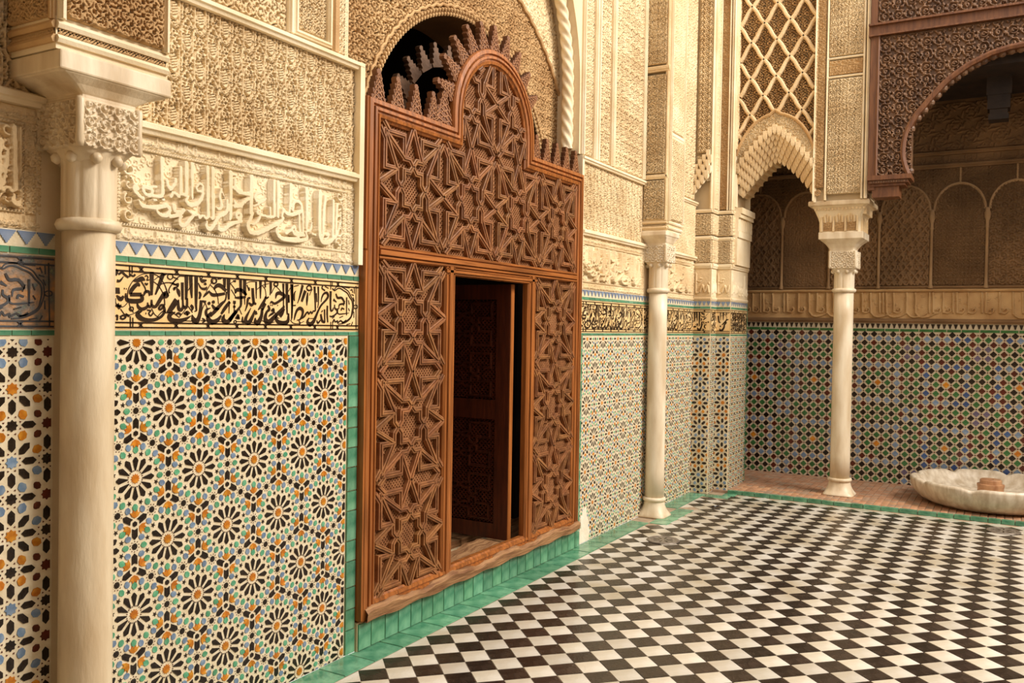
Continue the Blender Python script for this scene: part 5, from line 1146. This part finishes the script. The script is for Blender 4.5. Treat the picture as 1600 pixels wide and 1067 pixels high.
def straps(fr, inside, cells, w=.029, d=.018, n0=0.0, only=None):
    out = []; f2 = off(fr, n0)
    for cu, cv, hu, hv in cells:
        for nm, pl in ST:
            if only and nm not in only: continue
            q = [(cu+x*hu, cv+y*hv) for x, y in pl]
            cut = []
            for i in range(len(q)-1):
                for r in runs(q[i], q[i+1], inside, .004):
                    if cut and math.hypot(cut[-1][-1][0]-r[0][0], cut[-1][-1][1]-r[0][1]) < .003: cut[-1].append(r[1])
                    else: cut.append([r[0], r[1]])
            for c in cut:
                if math.hypot(c[0][0]-c[-1][0], c[0][1]-c[-1][1]) > .012 or len(c) > 2:
                    out.append(MB().sweep(f2, c, SPROF(w, d*(1.06 if nm in ('kite', 'tri') else 1)), False))
    return out
hv = (P_L[3]-P_L[2])/6
cl = [((P_L[0]+P_L[1])/2, P_L[2]+hv*(2*i+1), (P_L[1]-P_L[0])/2, hv) for i in range(3)]
cr = [((P_R[0]+P_R[1])/2, P_R[2]+hv*(2*i+1), (P_R[1]-P_R[0])/2, hv) for i in range(3)]
uw = (P_U[1]-P_U[0])/8; uh = (P_U[3]-P_U[2])/2
cu_ = [(P_U[0]+uw*(2*i+1), P_U[2]+uh*(2*j+1), uw, uh) for j in range(2) for i in range(4)]
total = 0; extra = MB()
for R, ins, cells in ((P_L, rect_in(P_L), cl), (P_R, rect_in(P_R), cr), ((P_U[0], P_U[1], P_U[2], 3.26), up_in, cu_)):
    pn = ob('lattice_panel', lattice(FD, ins, R[0], R[1], R[2], R[3], -.020), M['wood_lattice'], door)
    for s in straps(FD, ins, cells, n0=-.006):
        if total < 300: ob('strap', s, M['wood_strap'], pn); total += 1
        else: extra.add(s.v, s.f)
if extra.f: ob('strapwork', extra, M['wood_strap'], door, kind='stuff')
# stepped merlons on top
def merlon_poly(w, hh, steps=5):
    L_ = []
    for i in range(steps):
        x = w/2-(w/2-.010)*i/(steps-.4); y = hh*i/steps; e = hh/steps
        L_ += [(-x+.004, y), (-x-.003, y+e*.78), (-x+w*.045, y+e*.80)]
    L_ += [(-.012, hh), ]
    return L_+[(-a, b) for a, b in L_[::-1]]
def make_merlon(w, hh, th=.034):
    mb = MB(); P = merlon_poly(w, hh); k = len(P); f = FLAT(0)
    hl = k//2
    vs = [(x, y, 0) for x, y in P]+[(x, y, -th) for x, y in P]; fs = []
    for i in range(hl-1): fs.append((i, k-1-i, k-2-i, i+1)); fs.append((k+i+1, k+k-2-i, k+k-1-i, k+i))
    for i in range(k): fs.append((i, (i+1) % k, k+(i+1) % k, k+i)[::-1])
    mb.add(vs, fs); return mb
mer = make_merlon(.112, .165).mesh('merlon', [M['wood_merlon']]); merw = make_merlon(.20, .185).mesh('merlon', [M['wood_merlon']])
mer_b = make_merlon(.115, .15).mesh('rear_merlon', [M['wood_dark']])
def carve(w, hh):
    mb = MB(); f = FLAT(0)
    for i in range(6):
        x = w/2*(1-i/6*.82)-.008; y = hh*(i+.15)/6
        if x < .012: continue
        mb.ribbon(f, [(-x, y, .006), (-x*.55, y+hh/6*.9, .006), (0, y+hh/6*.35, .006), (x*.55, y+hh/6*.9, .006), (x, y, .006)], 0, .005, 0, 1)
        mb.ribbon(f, [(-x*.45, y, .006), (-x*.2, y+.012, .006)], 0, .005, 0, 1); mb.ribbon(f, [(x*.45, y, .006), (x*.2, y+.012, .006)], 0, .005, 0, 1)
    return mb.mesh('carving', [M['wood_lattice']])
cv1, cv2 = carve(.112, .165), carve(.20, .185)
spots = [(3.535+.160*i, 2.785, 0, 0) for i in range(4)]+[(4.118, 2.785, -.0, 1)]+[(5.225+.150*i, 2.785, 0, 0) for i in range(5)]
for k in range(10):
    t = math.radians(166-15.8*k*.95); spots.append((KC+(KR-.004)*math.cos(t), KZ+(KR-.004)*math.sin(t), t-PI/2, 0))
for u, v, a, wide in spots:
    mw = FRONT(2.845).mat(u, v, a); o = inst('merlon', merw if wide else mer, mw, door)
    c = bpy.data.objects.new('carving', cv2 if wide else cv1); COL.objects.link(c); c.parent = o; c.matrix_local = Matrix.Identity(4)
    if not wide and abs(a) > 0: inst('rear_merlon', mer_b, FRONT(2.845+.34).mat(u, v-.06, a), door)
# open leaf
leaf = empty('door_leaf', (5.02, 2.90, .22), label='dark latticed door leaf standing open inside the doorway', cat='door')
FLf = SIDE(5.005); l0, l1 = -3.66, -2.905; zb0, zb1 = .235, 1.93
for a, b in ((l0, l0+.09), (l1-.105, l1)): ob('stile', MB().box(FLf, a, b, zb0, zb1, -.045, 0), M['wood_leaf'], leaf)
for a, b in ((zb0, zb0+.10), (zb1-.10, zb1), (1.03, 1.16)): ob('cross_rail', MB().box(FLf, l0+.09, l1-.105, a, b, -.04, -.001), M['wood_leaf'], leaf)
ob('lit_edge', MB().box(FRONT(2.904), 5.008, 5.050, zb0, zb1, -.01, .004), M['wood'], leaf)  # paler cedar than the leaf: glancing light on this edge put into its colour
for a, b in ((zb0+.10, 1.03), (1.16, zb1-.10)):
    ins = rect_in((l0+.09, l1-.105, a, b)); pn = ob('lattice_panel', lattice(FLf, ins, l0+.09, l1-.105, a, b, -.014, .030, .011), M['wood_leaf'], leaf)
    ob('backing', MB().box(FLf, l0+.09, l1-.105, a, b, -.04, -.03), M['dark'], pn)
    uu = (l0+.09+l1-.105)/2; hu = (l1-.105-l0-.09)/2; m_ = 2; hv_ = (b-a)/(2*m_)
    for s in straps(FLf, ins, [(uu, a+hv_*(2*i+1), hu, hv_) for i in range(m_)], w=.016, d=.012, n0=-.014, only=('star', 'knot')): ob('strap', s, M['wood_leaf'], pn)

# ------------------------------------------------------------------ fountain basin
bas = empty('fountain_basin', (9.52, .20, .03), label='lobed grey white marble fountain basin standing on the gallery floor', cat='basin')
prof = [(.44, .0, 0), (.53, .012, .1), (.61, .05, .5), (.662, .105, .9), (.688, .165, 1), (.698, .212, 1), (.694, .232, 1), (.676, .240, 1), (.650, .238, 1), (.630, .222, 1), (.605, .18, .9), (.54, .11, .6), (.40, .08, .2), (.12, .075, 0)]
seg = 128; vs = []; fs = []; nl = 8; ph0 = math.radians(168)
for r, z, k in prof:
    for j in range(seg):
        t = 2*PI*j/seg; d = ((t-ph0+PI/nl) % (2*PI/nl))-PI/nl; g = math.exp(-(d/.075)**2)
        rr = r*(1-k*.05*g+k*.010*math.cos(nl*(t-ph0)+PI)); zz = z-.028*g*k*(1 if z > .17 else .3)
        vs.append((9.52+rr*math.cos(t), .20+rr*math.sin(t), .03+zz))
for i in range(len(prof)-1):
    for j in range(seg): a = i*seg+j; b = i*seg+(j+1) % seg; fs.append((a, b, b+seg, a+seg))
fs.append(tuple(range(seg-1, -1, -1))); fs.append(tuple(range((len(prof)-1)*seg, len(prof)*seg)))
ob('bowl', MB().add(vs, fs), M['marble_white'], bas, sm=True)
b = MB(); vs = []; sp = [(.112, .07), (.116, .10), (.112, .16), (.118, .185), (.118, .20), (.096, .205), (.094, .238), (.085, .246), (.03, .246), (.026, .225)]
b.lathe((9.52, .20, .03), sp, 40); ob('spout', b, M['spout'], bas, label='brown veined stone spout')

# ------------------------------------------------------------------ drains in the floor
for x, y, r, lb_ in ((6.535, 2.375, .128, 'round steel floor drain near the slim column at the tiled wall'), (8.46, .075, .13, 'round steel floor drain in front of the fountain basin')):
    t = empty('floor_drain', (x, y, 0), label=lb_, cat='drain', group='round steel drains in the checkered floor')
    b = MB(); b.lathe((x, y, .001), [(r, 0), (r, .004), (r*.93, .008), (r*.78, .006), (r*.74, .002)], 40, caps=False); ob('rim', b, M['steel'], t, sm=True)
    b = MB(); b.lathe((x, y, .001), [(r*.75, .001), (r*.72, .004), (r*.1, .005)], 32); ob('cover', b, M['fwhite'] if False else M['steel'], t)
    b = MB()
    for k in range(8): a = k*PI/4; b.prism(Fr((x+r*.42*math.cos(a), y+r*.42*math.sin(a), .0055), (math.cos(a), math.sin(a), 0), (-math.sin(a), math.cos(a), 0)), [(-.025, -.006), (.025, -.006), (.025, .006), (-.025, .006)], 0, .0012)
    ob('slots', b, M['zblack'], t)
b = MB(); b.tube([(8.02+.075*math.cos(t), 2.38+.075*math.sin(t), .003) for t in np.linspace(.3, 3.6, 12)], .006, 6)
ob('drain_ring', b, M['fblack'], None, label='small dark half ring set in the floor by the corner pier', cat='ring')

# ------------------------------------------------------------------ the sides of the courtyard the camera does not see
S('wall_right', MB().wbox(-2.2, XB+.3, -3.5, -3.2, 0, 3.2), M['plain'])
S('wall_front', MB().wbox(-2.5, -2.2, -3.5, 3.2, 0, 5.2), M['plain'])
S('ceiling', MB().wbox(-2.5, 1.5, -3.5, 3.2, 4.2, 4.35), M['wood_dark'])
S('wall_upper', MB().wbox(9.1, 9.3, -3.4, -1.0, 3.12, 4.95), M['plain'])
